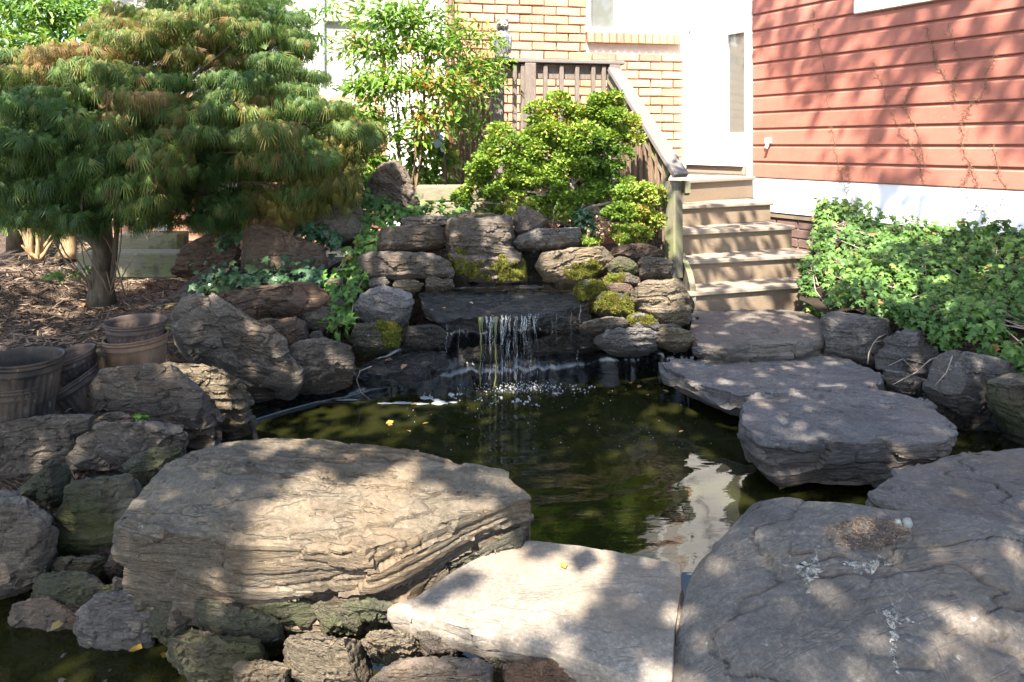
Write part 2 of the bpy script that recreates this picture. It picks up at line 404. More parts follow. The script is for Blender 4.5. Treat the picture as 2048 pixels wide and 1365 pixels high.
def mat_moss():
    g = G('moss'); n = g.noise(g.rnd_loc(), 14, 6, .7, .4); n2 = g.noise(None, 90, 4, .7)
    c = g.ramp(n, [(.28, (.025, .038, .01)), (.48, (.07, .085, .012)), (.66, (.15, .145, .02)), (.8, (.18, .11, .035))])
    return g.done(g.pbsdf(c, .95, g.bump(g.math('ADD', n2, n), .9, .012), .1))
M['moss'] = mat_moss()
M['mossblade'] = mat_leaf('moss_blade', [(0, (.03, .045, .01)), (.5, (.085, .10, .015)), (.85, (.19, .18, .025)), (1, (.26, .14, .04))], .9, .2)
g = G('white_dropping'); n = g.noise(None, 55, 6, .75, .3); t_ = g.n('BsdfTransparent'); d_ = g.pbsdf(g.mix(g.ramp(n, [(.4, 0.), (.7, 1.)]), (.22, .21, .18), (.46, .45, .41)), .95, None, .1)
x_ = g.n('MixShader'); g.l(g.ramp(n, [(.40, 0.), (.56, .9)]), x_.inputs[0]); g.l(t_.outputs[0], x_.inputs[1]); g.l(d_, x_.inputs[2]); M['dropping'] = g.done(x_.outputs[0])
M['foam'] = mat_plain('foam', (.25, .265, .285), .25, .5)
M['pebble'] = mat_plain('grey_pebble', (.15, .165, .165), .6, .4, 30)
def mat_water(name, tint, ring=True):
    g = G(name)
    n = g.noise(g.map(None, (1, 2.2, 1)), 5, 3, .5, .4); n2 = g.noise(g.map(None, (1, 2.6, 1)), 17, 3, .5, .3)
    h = g.math('ADD', n, g.math('MULTIPLY', n2, .35))
    if ring:
        w = g.n('TexWave'); w.wave_type = 'RINGS'; w.rings_direction = 'SPHERICAL'; g.l(g.map(None, (1, 1, 1), loc=(.02, -.0, 0)), w.inputs[0])
        w.inputs['Scale'].default_value = 2.6; w.inputs['Distortion'].default_value = 2.5; w.inputs['Detail'].default_value = 1.5; w.inputs['Detail Scale'].default_value = 1.2
        d = g.n('VectorMath'); d.operation = 'LENGTH'; g.l(g.obj, d.inputs[0])
        fall = g.n('MapRange'); g.l(d.outputs['Value'], fall.inputs[0]); fall.inputs[1].default_value = .1; fall.inputs[2].default_value = 2.0; fall.inputs[3].default_value = 1.0; fall.inputs[4].default_value = .05
        h = g.math('MULTIPLY', g.math('ADD', g.math('MULTIPLY', w.outputs['Fac'], .42), g.math('MULTIPLY', h, .6)), g.math('ADD', fall.outputs[0], .10))
    nb = g.bump(h, .4, .011)
    gl = g.n('BsdfGlossy'); gl.inputs['Roughness'].default_value = .015; gl.inputs['Color'].default_value = (.95, .97, 1, 1); g.l(nb, gl.inputs['Normal'])
    tr = g.n('BsdfTransparent'); tr.inputs[0].default_value = (*tint, 1)
    df = g.n('BsdfDiffuse'); df.inputs[0].default_value = (.026, .029, .008, 1)
    m0 = g.n('MixShader'); m0.inputs[0].default_value = .45; g.l(tr.outputs[0], m0.inputs[1]); g.l(df.outputs[0], m0.inputs[2])
    fr = g.n('Fresnel'); fr.inputs[0].default_value = 1.45; g.l(nb, fr.inputs['Normal'])
    m = g.n('MixShader'); g.l(fr.outputs[0], m.inputs[0]); g.l(m0.outputs[0], m.inputs[1]); g.l(gl.outputs[0], m.inputs[2])
    return g.done(m.outputs[0])
M['water'] = mat_water('pond_water', (.11, .115, .035))
M['pool'] = mat_water('upper_pool_water', (.55, .5, .28), False)
def mat_strand():
    g = G('falling_water'); gl = g.n('BsdfGlossy'); gl.inputs['Roughness'].default_value = .05
    tr = g.n('BsdfTransparent'); df = g.n('BsdfDiffuse'); df.inputs[0].default_value = (.8, .85, .9, 1)
    n = g.noise(g.map(None, (40, 40, 9)), 1, 3, .6)
    a = g.n('MixShader'); g.l(g.ramp(n, [(.48, .015), (.76, .28)]), a.inputs[0]); g.l(tr.outputs[0], a.inputs[1]); g.l(df.outputs[0], a.inputs[2])
    fr = g.n('Fresnel'); fr.inputs[0].default_value = 1.33
    m = g.n('MixShader'); g.l(fr.outputs[0], m.inputs[0]); g.l(a.outputs[0], m.inputs[1]); g.l(gl.outputs[0], m.inputs[2])
    return g.done(m.outputs[0])
M['strand'] = mat_strand()
M['algae'] = mat_plain('algae_strand', (.09, .10, .03), .25, .7, 20)
# ---------------------------------------------------------------- rock builder
def resample(poly, n, smooth=2):
    p = np.asarray(poly, float); q = np.vstack([p, p[:1]])
    s = np.r_[0, np.cumsum(np.linalg.norm(np.diff(q, axis=0), axis=1))]
    t = np.linspace(0, s[-1], n, endpoint=False)
    r = np.stack([np.interp(t, s, q[:, i]) for i in range(3)], 1)
    for _ in range(smooth): r = .25 * np.roll(r, 1, 0) + .5 * r + .25 * np.roll(r, -1, 0)
    return r
def normals_of(v, f):
    a, b, c = v[f[:, 0]], v[f[:, 1]], v[f[:, 2]]
    d = v[f[:, 3]] if f.shape[1] == 4 else c
    fn = np.cross(c - a, d - b) if f.shape[1] == 4 else np.cross(b - a, c - a)
    n = np.zeros_like(v)
    for i in range(f.shape[1]): np.add.at(n, f[:, i], fn)
    return n / np.maximum(np.linalg.norm(n, axis=1, keepdims=True), 1e-9)
def smoothstep(x, a, b):
    t = np.clip((x - a) / (b - a), 0, 1); return t * t * (3 - 2 * t)
_seed = [100]
def sweep(poly, axis, prof, nu, nv, smooth=2):
    """rings of a closed outline; prof: list of (scale, offset along axis), first and last at scale 0"""
    ring = resample(poly, nu, smooth); c = ring.mean(0); axis = np.asarray(axis, float)
    R = np.linalg.norm(ring - c, axis=1).mean()
    pr = np.asarray(prof, float); L = np.r_[0, np.cumsum(np.hypot(np.diff(pr[:, 0]) * R, np.diff(pr[:, 1])))]
    t = np.linspace(0, L[-1], nv); S = np.interp(t, L, pr[:, 0]); W = np.interp(t, L, pr[:, 1])
    S[0] = max(S[0], .004); S[-1] = max(S[-1], .004)
    v = (c + (ring - c)[None] * S[:, None, None] + axis[None, None] * W[:, None, None]).reshape(-1, 3)
    i, k = np.meshgrid(np.arange(nv - 1), np.arange(nu), indexing='ij'); k2 = (k + 1) % nu
    f = np.stack([i * nu + k, (i + 1) * nu + k, (i + 1) * nu + k2, i * nu + k2], -1).reshape(-1, 4)
    n = normals_of(v, f)
    if ((v - v.mean(0)) * n).sum() < 0: f = f[:, ::-1].copy(); n = -n
    return v, f, n
def rough_rock(v, f, n, seed, bed, size, amp=.05, ledge=.03, lfreq=None, terr=.0, tfreq=2.5, cuts=0, cutk=.86, fine=.004, crack=0.0, chips=60, chip=.009, chipflat=2.2, chiptilt=.15, chiptop=.5):
    bed = np.asarray(bed, float) / np.linalg.norm(bed); c = v.mean(0); R = np.random.default_rng(seed)
    ids = R.choice(len(v), chips, replace=False); sd = v[ids]; dv = (v + .012 * size * np.stack([vnoise(v * (9 / size), seed + 70 + k) for k in range(3)], 1))[:, None] - sd[None]
    hb = dv @ bed; d2 = (dv ** 2).sum(2) + (chipflat ** 2 - 1) * hb ** 2; k = d2.argmin(1); rel = v - sd[k]; tl = R.normal(size=(chips, 3)) * chiptilt
    dch = (rel * tl[k]).sum(1) + R.normal(size=chips)[k] * chip * size
    fl0 = smoothstep(np.abs(n @ bed), .55, .9); v = v + n * (np.clip(dch, -.03 * size, .022 * size) * (1 - (1 - chiptop) * fl0))[:, None]
    n = normals_of(v, f)
    if ((v - c) * n).sum() < 0: n = -n
    for _ in range(cuts):
        d = R.normal(size=3); a = d @ bed; d = (d - a * bed) + bed * (a * (.25 if R.random() < .7 else 4.0)); d /= np.linalg.norm(d); h = (v - c) @ d; o = h.max() * R.uniform(cutk, cutk + .13)
        v = v - np.outer(np.maximum(h - o, 0), d) * .96
    if cuts:
        n = normals_of(v, f)
        if ((v - c) * n).sum() < 0: n = -n
    q = v + seed * 3.7
    v = v + n * (fbm(q * (1.6 / size), 4, seed)[:, None] * amp * size * .5)
    lf = lfreq or 9.0 / size
    h = (v - c) @ bed + .12 * size * .3 * vnoise(q * (1.3 / size), seed + 5) + .02 * size * vnoise(q * (6 / size), seed + 6)
    flat = np.abs(n @ bed)
    side = n - np.outer(n @ bed, bed)
    def lay(x, s):
        i = np.floor(x).astype(np.int64); fr = x - i; z = np.zeros_like(i)
        a = _h(i, z, z, s); b = _h(i + 1, z, z, s); return a + (b - a) * smoothstep(fr, .82, .99)
    reg = .5 + .5 * vnoise(q * (2.2 / size), seed + 9)
    L = lay(h * lf, seed) * .6 + lay(h * lf * 2.7, seed + 1) * .4 * reg + lay(h * lf * 6.5, seed + 2) * .22 * (1 - reg)
    v = v + side * (L * ledge * size)[:, None]
    if terr:
        t = fbm(q * np.array([.7, 1.5, 1.0]) * (tfreq / size), 5, seed + 20, .58) * 1.5 + ((v - c) @ np.array([.8, 2.2, 0])) * (tfreq / size)
        i = np.floor(t); fr = t - i
        amp_t = .5 + .9 * np.clip(vnoise(q * (2.5 / size), seed + 21) + .3, 0, 1)
        v = v + np.outer((i + smoothstep(fr, .88, 1.0) - t) * amp_t * terr * smoothstep(flat, .55, .9), bed)
    if crack:
        w = np.abs(fbm(q * np.array([1.5, 4.5, 4.5]) / size, 4, seed + 33, .55)); v = v - n * (np.exp(-(w / .035) ** 2) * crack)[:, None]
    rid = 1 - np.abs(fbm(q * (5 / size), 3, seed + 50)) * 1.6
    v = v - n * (np.clip(rid, 0, 1) ** 6 * .018 * size * (cuts > 0))[:, None]
    v = v + n * (fbm(q * (22 / size), 3, seed + 40)[:, None] * fine)
    return v
def bed_matrix(bed):
    b = Vector(bed).normalized(); x = b.orthogonal().normalized() if abs(b.z) < .99 else Vector((1, 0, 0))
    if abs(b.z) >= .2:
        x = (Vector((1, 0, 0)) - b * b.x).normalized()
    y = b.cross(x); return np.array([[x.x, y.x, b.x], [x.y, y.y, b.y], [x.z, y.z, b.z]])
rocks = {}
def finish_rock(name, key, label, v, f, mat, bed, group=None, cat='rock'):
    o = wobj(name, v, f, M[mat], None, True, rotm=bed_matrix(bed)); o.data.set_sharp_from_angle(angle=rad(26))
    tag(o, label, cat, group); rocks[key] = (o, v, f); return o
def erock(key, label, poly, Y, front=.12, back=.22, mat='slate', bed=(0, .12, 1), e=.43, amp=.032, ledge=.024, cuts=13, cutk=.84, res=1.0, name='rock', group=None, tilt=.25, **kw):
    """rock measured by its silhouette (photo pixels) at distance Y"""
    pts = [P(x, y, Y) for x, y in poly]; c = sum(pts, Vector()) / len(pts); pts = [c + (q - c) * 1.085 for q in pts]
    ax = (Vector((0, 0, EYE)) - c).normalized(); ax = (ax + Vector((0, 0, tilt))).normalized()
    vd = (c - Vector((0, 0, EYE))).normalized()
    pr = []
    for ph in np.linspace(0, math.pi, 60):
        s = max(math.sin(ph), 0) ** e; w = math.cos(ph); w = math.copysign(abs(w) ** .75, w)
        pr.append((s, w * (front if w > 0 else back)))
    size = max(max((a - b).length for a in pts for b in pts), .06)
    nu = int((92 + 60 * min(size, 1)) * res); nv = int((56 + 36 * min(size, 1)) * res)
    _seed[0] += 1
    v, f, n = sweep([tuple(p) for p in pts], ax, pr, nu, nv, 1)
    v = rough_rock(v, f, n, _seed[0], bed, size, amp, ledge, cuts=cuts, cutk=cutk, fine=.0028, **kw)
    return finish_rock(name, key, label, v, f, mat, bed, group)
def slab(key, label, pts, thick, dome=.02, mat='slate_grey', bed=(0, 0, 1), taper=.9, prof=None, amp=.03, ledge=.02, terr=.006, res=1.0, name='stepping_stone', cat='rock', group=None, smooth=1, **kw):
    """rock lying flat: outline of its top edge as world points"""
    pts = [Vector(p) for p in pts]
    prof = prof or [(0, dome), (.45, dome * .9), (.8, dome * .45), (.985, dome * .05), (1.0, -.06 * thick), (1.0, -.45 * thick), (.5 + .5 * taper, -.75 * thick), (taper, -thick), (taper * .6, -thick * 1.08), (0, -thick * 1.1)]
    size = max((a - b).length for a in pts for b in pts)
    nu = int(190 * res); nv = int(130 * res); _seed[0] += 1
    v, f, n = sweep([tuple(p) for p in pts], (0, 0, 1), prof, nu, nv, smooth)
    v = rough_rock(v, f, n, _seed[0], bed, size, amp, ledge, terr=terr, **{**dict(chiptop=.07, chiptilt=.12), **kw})
    return finish_rock(name, key, label, v, f, mat, bed, group, cat)
def moss_on(key, px, py, Y, r, dens=3500, up=-.6, ylim=None, label=None):
    """moss cushion that follows the rock's own surface near a point, with tufts"""
    o, v, f = rocks[key]; c = np.array(P(px, py, Y)); rr = np.array(r if hasattr(r, '__len__') else (r, r, r), float)
    n = normals_of(v, f); cen = v[f].mean(1); fn = n[f].mean(1)
    d = np.linalg.norm((cen - c) / rr, axis=1) + .6 * fbm(cen * 16, 4, 77)
    view = np.array([0, 0, EYE]) - cen; ok = (d < 1) & ((fn * view).sum(1) > -.1) & (fn[:, 2] > up)
    if not ok.any(): return
    ff = f[ok]; ids, inv = np.unique(ff, return_inverse=True); w = v[ids]
    dd = np.linalg.norm((w - c) / rr, axis=1) + .6 * fbm(w * 16, 4, 77)
    w = w + n[ids] * ((.005 + .006 * fbm(w * 40, 3, 5)) * smoothstep(-dd, -1.05, -.7))[:, None]
    m = np.array(o.matrix_world) if False else None
    Rm = bed_matrix_cache(o)
    loc = (w - np.array(o.location)) @ Rm
    put('moss', new_mesh('moss', loc, inv.reshape(-1, 4), M['moss'], True), o)['kind'] = 'stuff'
    k = dens; fi = rng.integers(0, len(ff), k); bw = rng.dirichlet((1, 1, 1, 1), k)
    vi = inv.reshape(-1, 4)[fi]; p = (w[vi] * bw[..., None]).sum(1); nn = (n[ids][vi] * bw[..., None]).sum(1)
    h = rng.uniform(.003, .009, k); t = rng.normal(size=(k, 3)); t -= (t * nn).sum(1, keepdims=True) * nn; t /= np.linalg.norm(t, axis=1, keepdims=True)
    tip = p + nn * h[:, None] + rng.normal(size=(k, 3)) * .004
    V = np.stack([p - t * .0022, p + t * .0022, tip], 1).reshape(-1, 3); V = (V - np.array(o.location)) @ Rm
    b = put('moss_tufts', new_mesh('moss_tufts', V, np.arange(3 * k).reshape(-1, 3), M['mossblade'], False, rng.random(k)), o); b['kind'] = 'stuff'
def bed_matrix_cache(o): return np.array(o.rotation_euler.to_matrix())

# ---------------------------------------------------------------- leaves
def scatter(T, TF, pos, d, nrm, sc):
    """copies of template T (k,3) (leaf runs along +Y, face +Z), faces TF, at pos with axis d, normal nrm, scale sc"""
    d = d / np.maximum(np.linalg.norm(d, axis=1, keepdims=True), 1e-9)
    x = np.cross(d, nrm); x /= np.maximum(np.linalg.norm(x, axis=1, keepdims=True), 1e-9); z = np.cross(x, d)
    A = np.stack([x, d, z], 1) * sc[:, None, None]
    V = np.einsum('kj,njc->nkc', T, A) + pos[:, None, :]
    k = len(T); m = len(pos)
    Fc = (TF[None] + (np.arange(m) * k)[:, None, None]).reshape(-1, TF.shape[1])
    return V.reshape(-1, 3), Fc, len(TF)
IVY = np.array([(0, 0, 0), (-.42, .05, -.06), (-.30, .34, .02), (-.55, .52, -.08), (-.2, .62, .03), (0, 1.05, -.1), (.2, .62, .03), (.55, .52, -.08), (.30, .34, .02), (.42, .05, -.06), (0, .4, .09)])
IVYF = np.array([(10, 0, 1), (10, 1, 2), (10, 2, 3), (10, 3, 4), (10, 4, 5), (10, 5, 6), (10, 6, 7), (10, 7, 8), (10, 8, 9), (10, 9, 0)])[:, ::-1]
LANCE = np.array([(0, 0, 0), (-.16, .35, .05), (-.12, .7, .03), (0, 1, -.1), (.12, .7, .03), (.16, .35, .05), (0, .4, -.02)])
LANCEF = np.array([(6, 0, 1), (6, 1, 2), (6, 2, 3), (6, 3, 4), (6, 4, 5), (6, 5, 0)])[:, ::-1]
OVAL = np.array([(0, 0, 0), (-.3, .45, .06), (0, 1, -.05), (.3, .45, .06)]); OVALF = np.array([(0, 3, 2, 1)])
def palm_leaf(lobes=7):
    V, Fq = [], []
    for i in range(lobes):
        a = (i - (lobes - 1) / 2) * rad(17); L = 1.0 - .075 * abs(i - (lobes - 1) / 2) ** 1.3; ca, sa = math.sin(a), math.cos(a)
        wd = (-sa * 0 + 0)
        b = len(V); seg = [(0, .012), (.45, .032), (1.0, .004)]
        for t, w in seg:
            r = t * L; z = -1.05 * (t * L) ** 2; cx, cy = ca * r, sa * r
            V += [(cx - sa * w, cy + ca * w, z), (cx + sa * w, cy - ca * w, z)]
        Fq += [(b + 2 * j, b + 2 * j + 1, b + 2 * j + 3, b + 2 * j + 2) for j in range(len(seg) - 1)]
    return np.array(V), np.array(Fq)[:, ::-1]
PALM, PALMF = palm_leaf(5)
def unit(a): return a / np.maximum(np.linalg.norm(a, axis=-1, keepdims=True), 1e-9)
# ---------------------------------------------------------------- ground
CP = np.array([(-4, 3.3, .42), (-2.4, 3.4, .42), (-2, 4.2, .43), (-2, 5, .43), (-4, 5, .44), (-4, 7, .45), (-1.75, 4.4, .43), (-7, 3, .42), (-7, 7, .45), (-1.5, 3.75, .38), (-3, 2.8, .40),
    (-1.15, 4.75, .58), (-.9, 5.1, .72), (-.3, 4.95, .80), (.4, 4.95, .84), (1.0, 5.0, .80), (1.1, 4.8, .45), (-.6, 4.62, .55), (.2, 4.65, .48), (.8, 4.65, .5),
    (1.3, 4.5, .15), (1.7, 4.6, .16), (1.9, 5.0, .18), (1.5, 5.2, .2), (2.6, 5.3, .55), (3.1, 4.6, .55), (3.3, 3.9, .45), (3.0, 3.5, .25), (2.5, 4.5, .38), (2.2, 4.1, .15), (2.6, 3.8, .2),
    (-.9, 3.4, -.45), (0, 3.7, -.45), (.7, 3.8, -.45), (.5, 2.8, -.5), (-.3, 2.8, -.5), (1.2, 2.9, -.5), (1.6, 2.6, -.5), (2.2, 2.9, -.4), (1.8, 3.3, -.45), (1.1, 3.6, -.45), (-.4, 3.4, -.5), (.3, 3.2, -.5), (.9, 3.2, -.5),
    (0, 2.2, -.5), (-.8, 1.8, -.45), (-1.5, 1.5, -.45), (0, 1.2, -.45), (1, 1.5, -.4), (.6, .8, -.3), (1.7, 2.1, -.4), (-1.05, 3.0, -.4), (-.9, 2.5, -.45),
    (-1.45, 3.3, .2), (-1.4, 2.6, .0), (-2, 2.6, .2), (-2.2, 2.2, .08), (-1.6, 2.05, -.2), (-1.9, 2.9, .33), (-2.4, 1.8, .1),
    (0, -2, .2), (-3, -2, .3), (3, -2, .3), (-3, .5, .1), (3, 1, .1), (3.2, 2.4, .1), (0, 0, -.1), (0, 6, .85), (1.5, 6, .8), (3, 7, .8), (-3, 7.5, .45), (0, 10, .8), (-6, 10, .5), (5, 5, .7), (5, 3, .5), (5, 0, .4), (20, 0, .4), (-20, 0, .4), (0, 20, .6), (0, -20, .4)])
_LP = [(470, 880), (505, 850), (560, 832), (640, 810), (760, 791), (900, 776), (1000, 769), (1100, 765), (1250, 749), (1320, 742), (1400, 748)]
_l = np.array([PZ(x, y, 0) for x, y in _LP]); _t = np.linspace(0, len(_l) - 1, 24); _l = np.stack([np.interp(_t, np.arange(len(_l)), _l[:, k]) for k in range(3)], 1)
_d = np.gradient(_l, axis=0); _n = np.c_[-_d[:, 1], _d[:, 0]]; _n /= np.linalg.norm(_n, axis=1, keepdims=True)
CP = np.vstack([CP, np.c_[_l[:, :2], np.full(24, -.4)], np.c_[_l[:, :2] + _n * .14, np.full(24, -.15)], np.c_[_l[:, :2] + _n * .30, np.full(24, .12)], np.c_[_l[:, :2] - _n * .15, np.full(24, -.45)]])
def ground_z(x, y):
    x = np.atleast_1d(x).astype(float); y = np.atleast_1d(y).astype(float)
    d = np.hypot(x[:, None] - CP[:, 0], y[:, None] - CP[:, 1]) + .02; w = d ** -3.5
    return (w * CP[:, 2]).sum(1) / w.sum(1)
def axis_pts(a, b, st, far):
    c = np.arange(a, b + 1e-6, st); g = np.geomspace(.15, far, 16); return np.r_[a - g[::-1], c, b + g]
gx = axis_pts(-7.5, 4.5, .06, 60); gy = axis_pts(-.5, 9.5, .06, 60)
XX, YY = np.meshgrid(gx, gy); gp = np.stack([XX.ravel(), YY.ravel()], 1)
gz = np.concatenate([ground_z(gp[i:i + 20000, 0], gp[i:i + 20000, 1]) for i in range(0, len(gp), 20000)])
q3 = np.c_[gp, np.zeros(len(gp))]
gz = gz + .018 * fbm(q3 * 4, 4, 3) + .012 * fbm(q3 * 14, 3, 4)
nx = len(gx); i, j = np.meshgrid(np.arange(len(gy) - 1), np.arange(nx - 1), indexing='ij')
gf = np.stack([i * nx + j, i * nx + j + 1, (i + 1) * nx + j + 1, (i + 1) * nx + j], -1).reshape(-1, 4)
o = wobj('mulch_ground', np.c_[gp, gz], gf, M['mulch'], None, True, base=(0, 0, 0)); tag(o, kind='structure', label='dark bark mulch ground under the maple and round the pond')
def ground_pt(px, py):
    """where a photo ray meets the ground sheet"""
    Y = 1.5
    for _ in range(900):
        p = P(px, py, Y)
        if p.z <= ground_z(p.x, p.y)[0]: return p
        Y += .01
    return P(px, py, Y)
# pond water
wx = np.arange(-3.2, 3.61, .035); wy = np.arange(.5, 4.35, .035); XX, YY = np.meshgrid(wx, wy)
W0 = P(1020, 768, 4.02)
r = np.hypot(XX - W0.x, YY - W0.y)
wz = .004 * np.sin(r * 38) * np.exp(-r * 1.6) + .0022 * fbm(np.c_[XX.ravel() * 5, YY.ravel() * 9, 0 * XX.ravel()], 3, 9).reshape(XX.shape) * np.exp(-r * .5)
wv = np.stack([XX.ravel(), YY.ravel(), wz.ravel()], 1); nx = len(wx)
i, j = np.meshgrid(np.arange(len(wy) - 1), np.arange(nx - 1), indexing='ij')
wf = np.stack([i * nx + j, i * nx + j + 1, (i + 1) * nx + j + 1, (i + 1) * nx + j], -1).reshape(-1, 4)
o = wobj('pond_water', wv, wf, M['water'], None, True, base=(W0.x, W0.y, 0)); tag(o, kind='structure', label='dark green still pond water with ripples from the waterfall')
# liner behind the water's far edge
LP = [(470, 880), (505, 850), (560, 832), (640, 810), (760, 791), (900, 776), (1000, 769), (1100, 765), (1250, 749), (1320, 742), (1400, 748)]
lw = np.array([PZ(x, y, 0) for x, y in LP]); t = np.linspace(0, len(lw) - 1, 260); lc = np.stack([np.interp(t, np.arange(len(lw)), lw[:, k]) for k in range(3)], 1)
for _ in range(6): lc[1:-1] = .25 * lc[:-2] + .5 * lc[1:-1] + .25 * lc[2:]
hs = np.linspace(-.5, .30, 34); V = []
dirs = np.gradient(lc, axis=0); nrm = unit(np.c_[-dirs[:, 1], dirs[:, 0], 0 * t])
if nrm[130, 1] < 0: nrm = -nrm
for h in hs:
    top = smoothstep(np.full(len(t), h), .06, .28)
    fold = .018 * fbm(np.c_[lc[:, :2] * 7 + h * np.array([2.6, 0]), np.full(len(t), h * 1.6)], 3, 50) + .012 * fbm(np.c_[lc[:, :2] * 26, np.full(len(t), h * 5)], 2, 51)
    kh = .22 + .78 * smoothstep(t, 3.2, 5.2) if h > 0 else 1.0
    V.append(lc + np.c_[0 * t, 0 * t, (kh - 1.0) * h + 0 * t] + nrm * (.02 + .16 * top + fold * (1 if h > -.02 else .3) * smoothstep(t, 60 / 26, 120 / 26))[:, None] + np.array([0, 0, h]))
V = np.concatenate(V); nu = len(t); i, j = np.meshgrid(np.arange(len(hs) - 1), np.arange(nu - 1), indexing='ij')
f_ = np.stack([i * nu + j, i * nu + j + 1, (i + 1) * nu + j + 1, (i + 1) * nu + j], -1).reshape(-1, 4)
o = wobj('pond_liner', V, f_, M['liner'], None, True); tag(o, 'black wrinkled plastic pond liner along the water under the waterfall', 'pond liner')
LINER = lc
# upper pool behind the lip
pp = [PZ(x, y, .505) for x, y in ((842, 572), (870, 556), (930, 545), (1060, 545), (1140, 556), (1172, 574), (1120, 582), (1060, 579), (990, 583), (930, 584), (880, 582))]
o = wobj('pool_water', [*pp, sum(pp, Vector()) / len(pp)], [(k, (k + 1) % len(pp), len(pp)) for k in range(len(pp))], M['pool'], None, True); tag(o, kind='structure', label='thin sheet of clear water in the small pool above the waterfall lip')

# ---------------------------------------------------------------- brick house
U = Vector((math.cos(rad(9.7)), math.sin(rad(9.7)), 0)); N = Vector((U.y, -U.x, 0)); Zv = Vector((0, 0, 1))
WP = Vector((343 / F * 7.0, 7.0, 0))
def wp(px, py, off=0): return onplane(px, py, WP + N * off, N)
def wu(p): return (p - WP).dot(U)
house = empty('brick_house', 'orange brick house behind the deck with white framed windows', 'house', (.4, 6.8, .4))
CH, CL, BL, BH = .0875, .2443, .232, .073
u0 = wu(wp(890, 200)); u1 = wu(wp(1363, 200)); zt = 3.02
wl, wr = wu(wp(1172, 40)), wu(wp(1334, 40)); zs = wp(1200, 66).z; zb = wp(1200, 88).z
def wpos(u, z, off=0): return WP + U * u + N * off + Zv * z
def wbox(mb, ua, ub, za, zb_, oa, ob, bev=0):
    c = wpos((ua + ub) / 2, (za + zb_) / 2, (oa + ob) / 2); s = (abs(ub - ua), abs(ob - oa), abs(zb_ - za))
    (mb.bevbox(c, s, (U, N, Zv), bev) if bev else mb.box(c, s, (U, N, Zv)))
mb = MB(); wbox(mb, u0, wl, .3, zt, -.2, 0); wbox(mb, wl, wr, .3, zs, -.2, 0); wbox(mb, wr, u1 + .02, .3, zt, -.2, 0)
mb.build('wall', M['mortar'], house)
def brick_mesh(seed):
    m = MB(); m.bevbox((0, 0, 0), (BL, .06, BH), None, .004); v = np.array(m.v); v += .0022 * np.random.default_rng(seed).normal(size=v.shape)
    return new_mesh('brick', v, m.f, M['brick'], False)
BM = [brick_mesh(s) for s in range(5)]
RZ = Matrix.Rotation(rad(9.7), 4, 'Z')
nb = 0; rest = MB()
hb = np.array(house.location)
rows = int((zt - .4) / CH)
for rrow in range(rows):
    z = .4 + CH * (rrow + .5); off = 0 if rrow % 2 else CL / 2
    u = u0 - off
    while u < u1:
        a, b = max(u, u0), min(u + BL, u1); u += CL
        if b - a < .03: continue
        if z + BH / 2 > zb - .01 and b > wl - .02 and a < wr + .13:      # window and its sill
            if z - BH / 2 < zs + .01 or True:
                if a < wl - .03: b = wl - .012
                elif b > wr + .14: a = wr + .14
                else: continue
            if b - a < .03: continue
        full = (b - a) > BL * .98
        p = wpos((a + b) / 2, z, .012)
        if z > .86 and nb < 285:
            o = put('brick', BM[(nb * 7 + rrow) % 5], house, p - Vector(hb)); o.rotation_euler = (rad(random.uniform(-.4, .4)), rad(random.uniform(-.5, .5)), rad(9.7) + rad(random.uniform(-.5, .5)))
            if not full: o.scale = ((b - a) / BL, 1, 1)
            nb += 1
        else: rest.bevbox(p, (b - a, .06, BH), (U, N, Zv), .004)
o = rest.build('hidden_brick', M['brick'], house); o['kind'] = 'stuff'
# brick sill of upright bricks under the window
uu = wl; wS = wr + .13
while uu < wS - .04:
    o = put('sill_brick', BM[0], house, wpos(uu + .036, (zs + zb) / 2, .02) - Vector(hb)); o.rotation_euler = (0, rad(90), rad(9.7)); o.scale = ((zs - zb - .012) / BL, 1.7, .92); uu += .0755
def window(par, pos, ua, ub, za, zb_, mull, fr=.05, rail=None, lab=None, gl='glass', gl2='curtain'):
    w = bpy.data.objects.new('window', None); COL.objects.link(w); w.parent = par; w.location = pos((ua + ub) / 2, za, 0) - Vector(hb)
    if lab: w['label'] = lab
    def bx(name, a, b, c, d, oa, ob, mat):
        m = MB(); c0 = pos((a + b) / 2, (c + d) / 2, (oa + ob) / 2); m.bevbox(c0, (b - a, abs(ob - oa), d - c), (U, N, Zv), .004)
        me = new_mesh(name, np.array(m.v) - np.array(w.location) - hb, m.f, M[mat], False); return put(name, me, w)
    bx('frame', ua, ua + fr, za + .03, zb_, -.06, .012, 'white'); bx('frame', ub - fr, ub, za + .03, zb_, -.06, .012, 'white')
    bx('sill', ua - .01, ub + .01, za - .004, za + .046, -.06, .035, 'white')
    e = [ua + fr] + [m for m in mull] + [ub - fr]
    for m in mull: bx('mullion', m - .014, m + .014, za + .05, zb_, -.06, .002, 'white')
    for k in range(len(e) - 1):
        bx('pane', e[k] + .004, e[k + 1] - .004, za + .05, zb_, -.07, -.05, gl if k % 2 == 0 else gl2)
        if rail: bx('rail', e[k] + .015, e[k + 1] - .015, rail - .02, rail + .02, -.055, .004, 'white')
window(house, wpos, wl + .005, wr, zs + .002, zt - .02, [wu(wp(1233, 40))], .045, None, 'two light window above the brick sill with a dusty right pane')
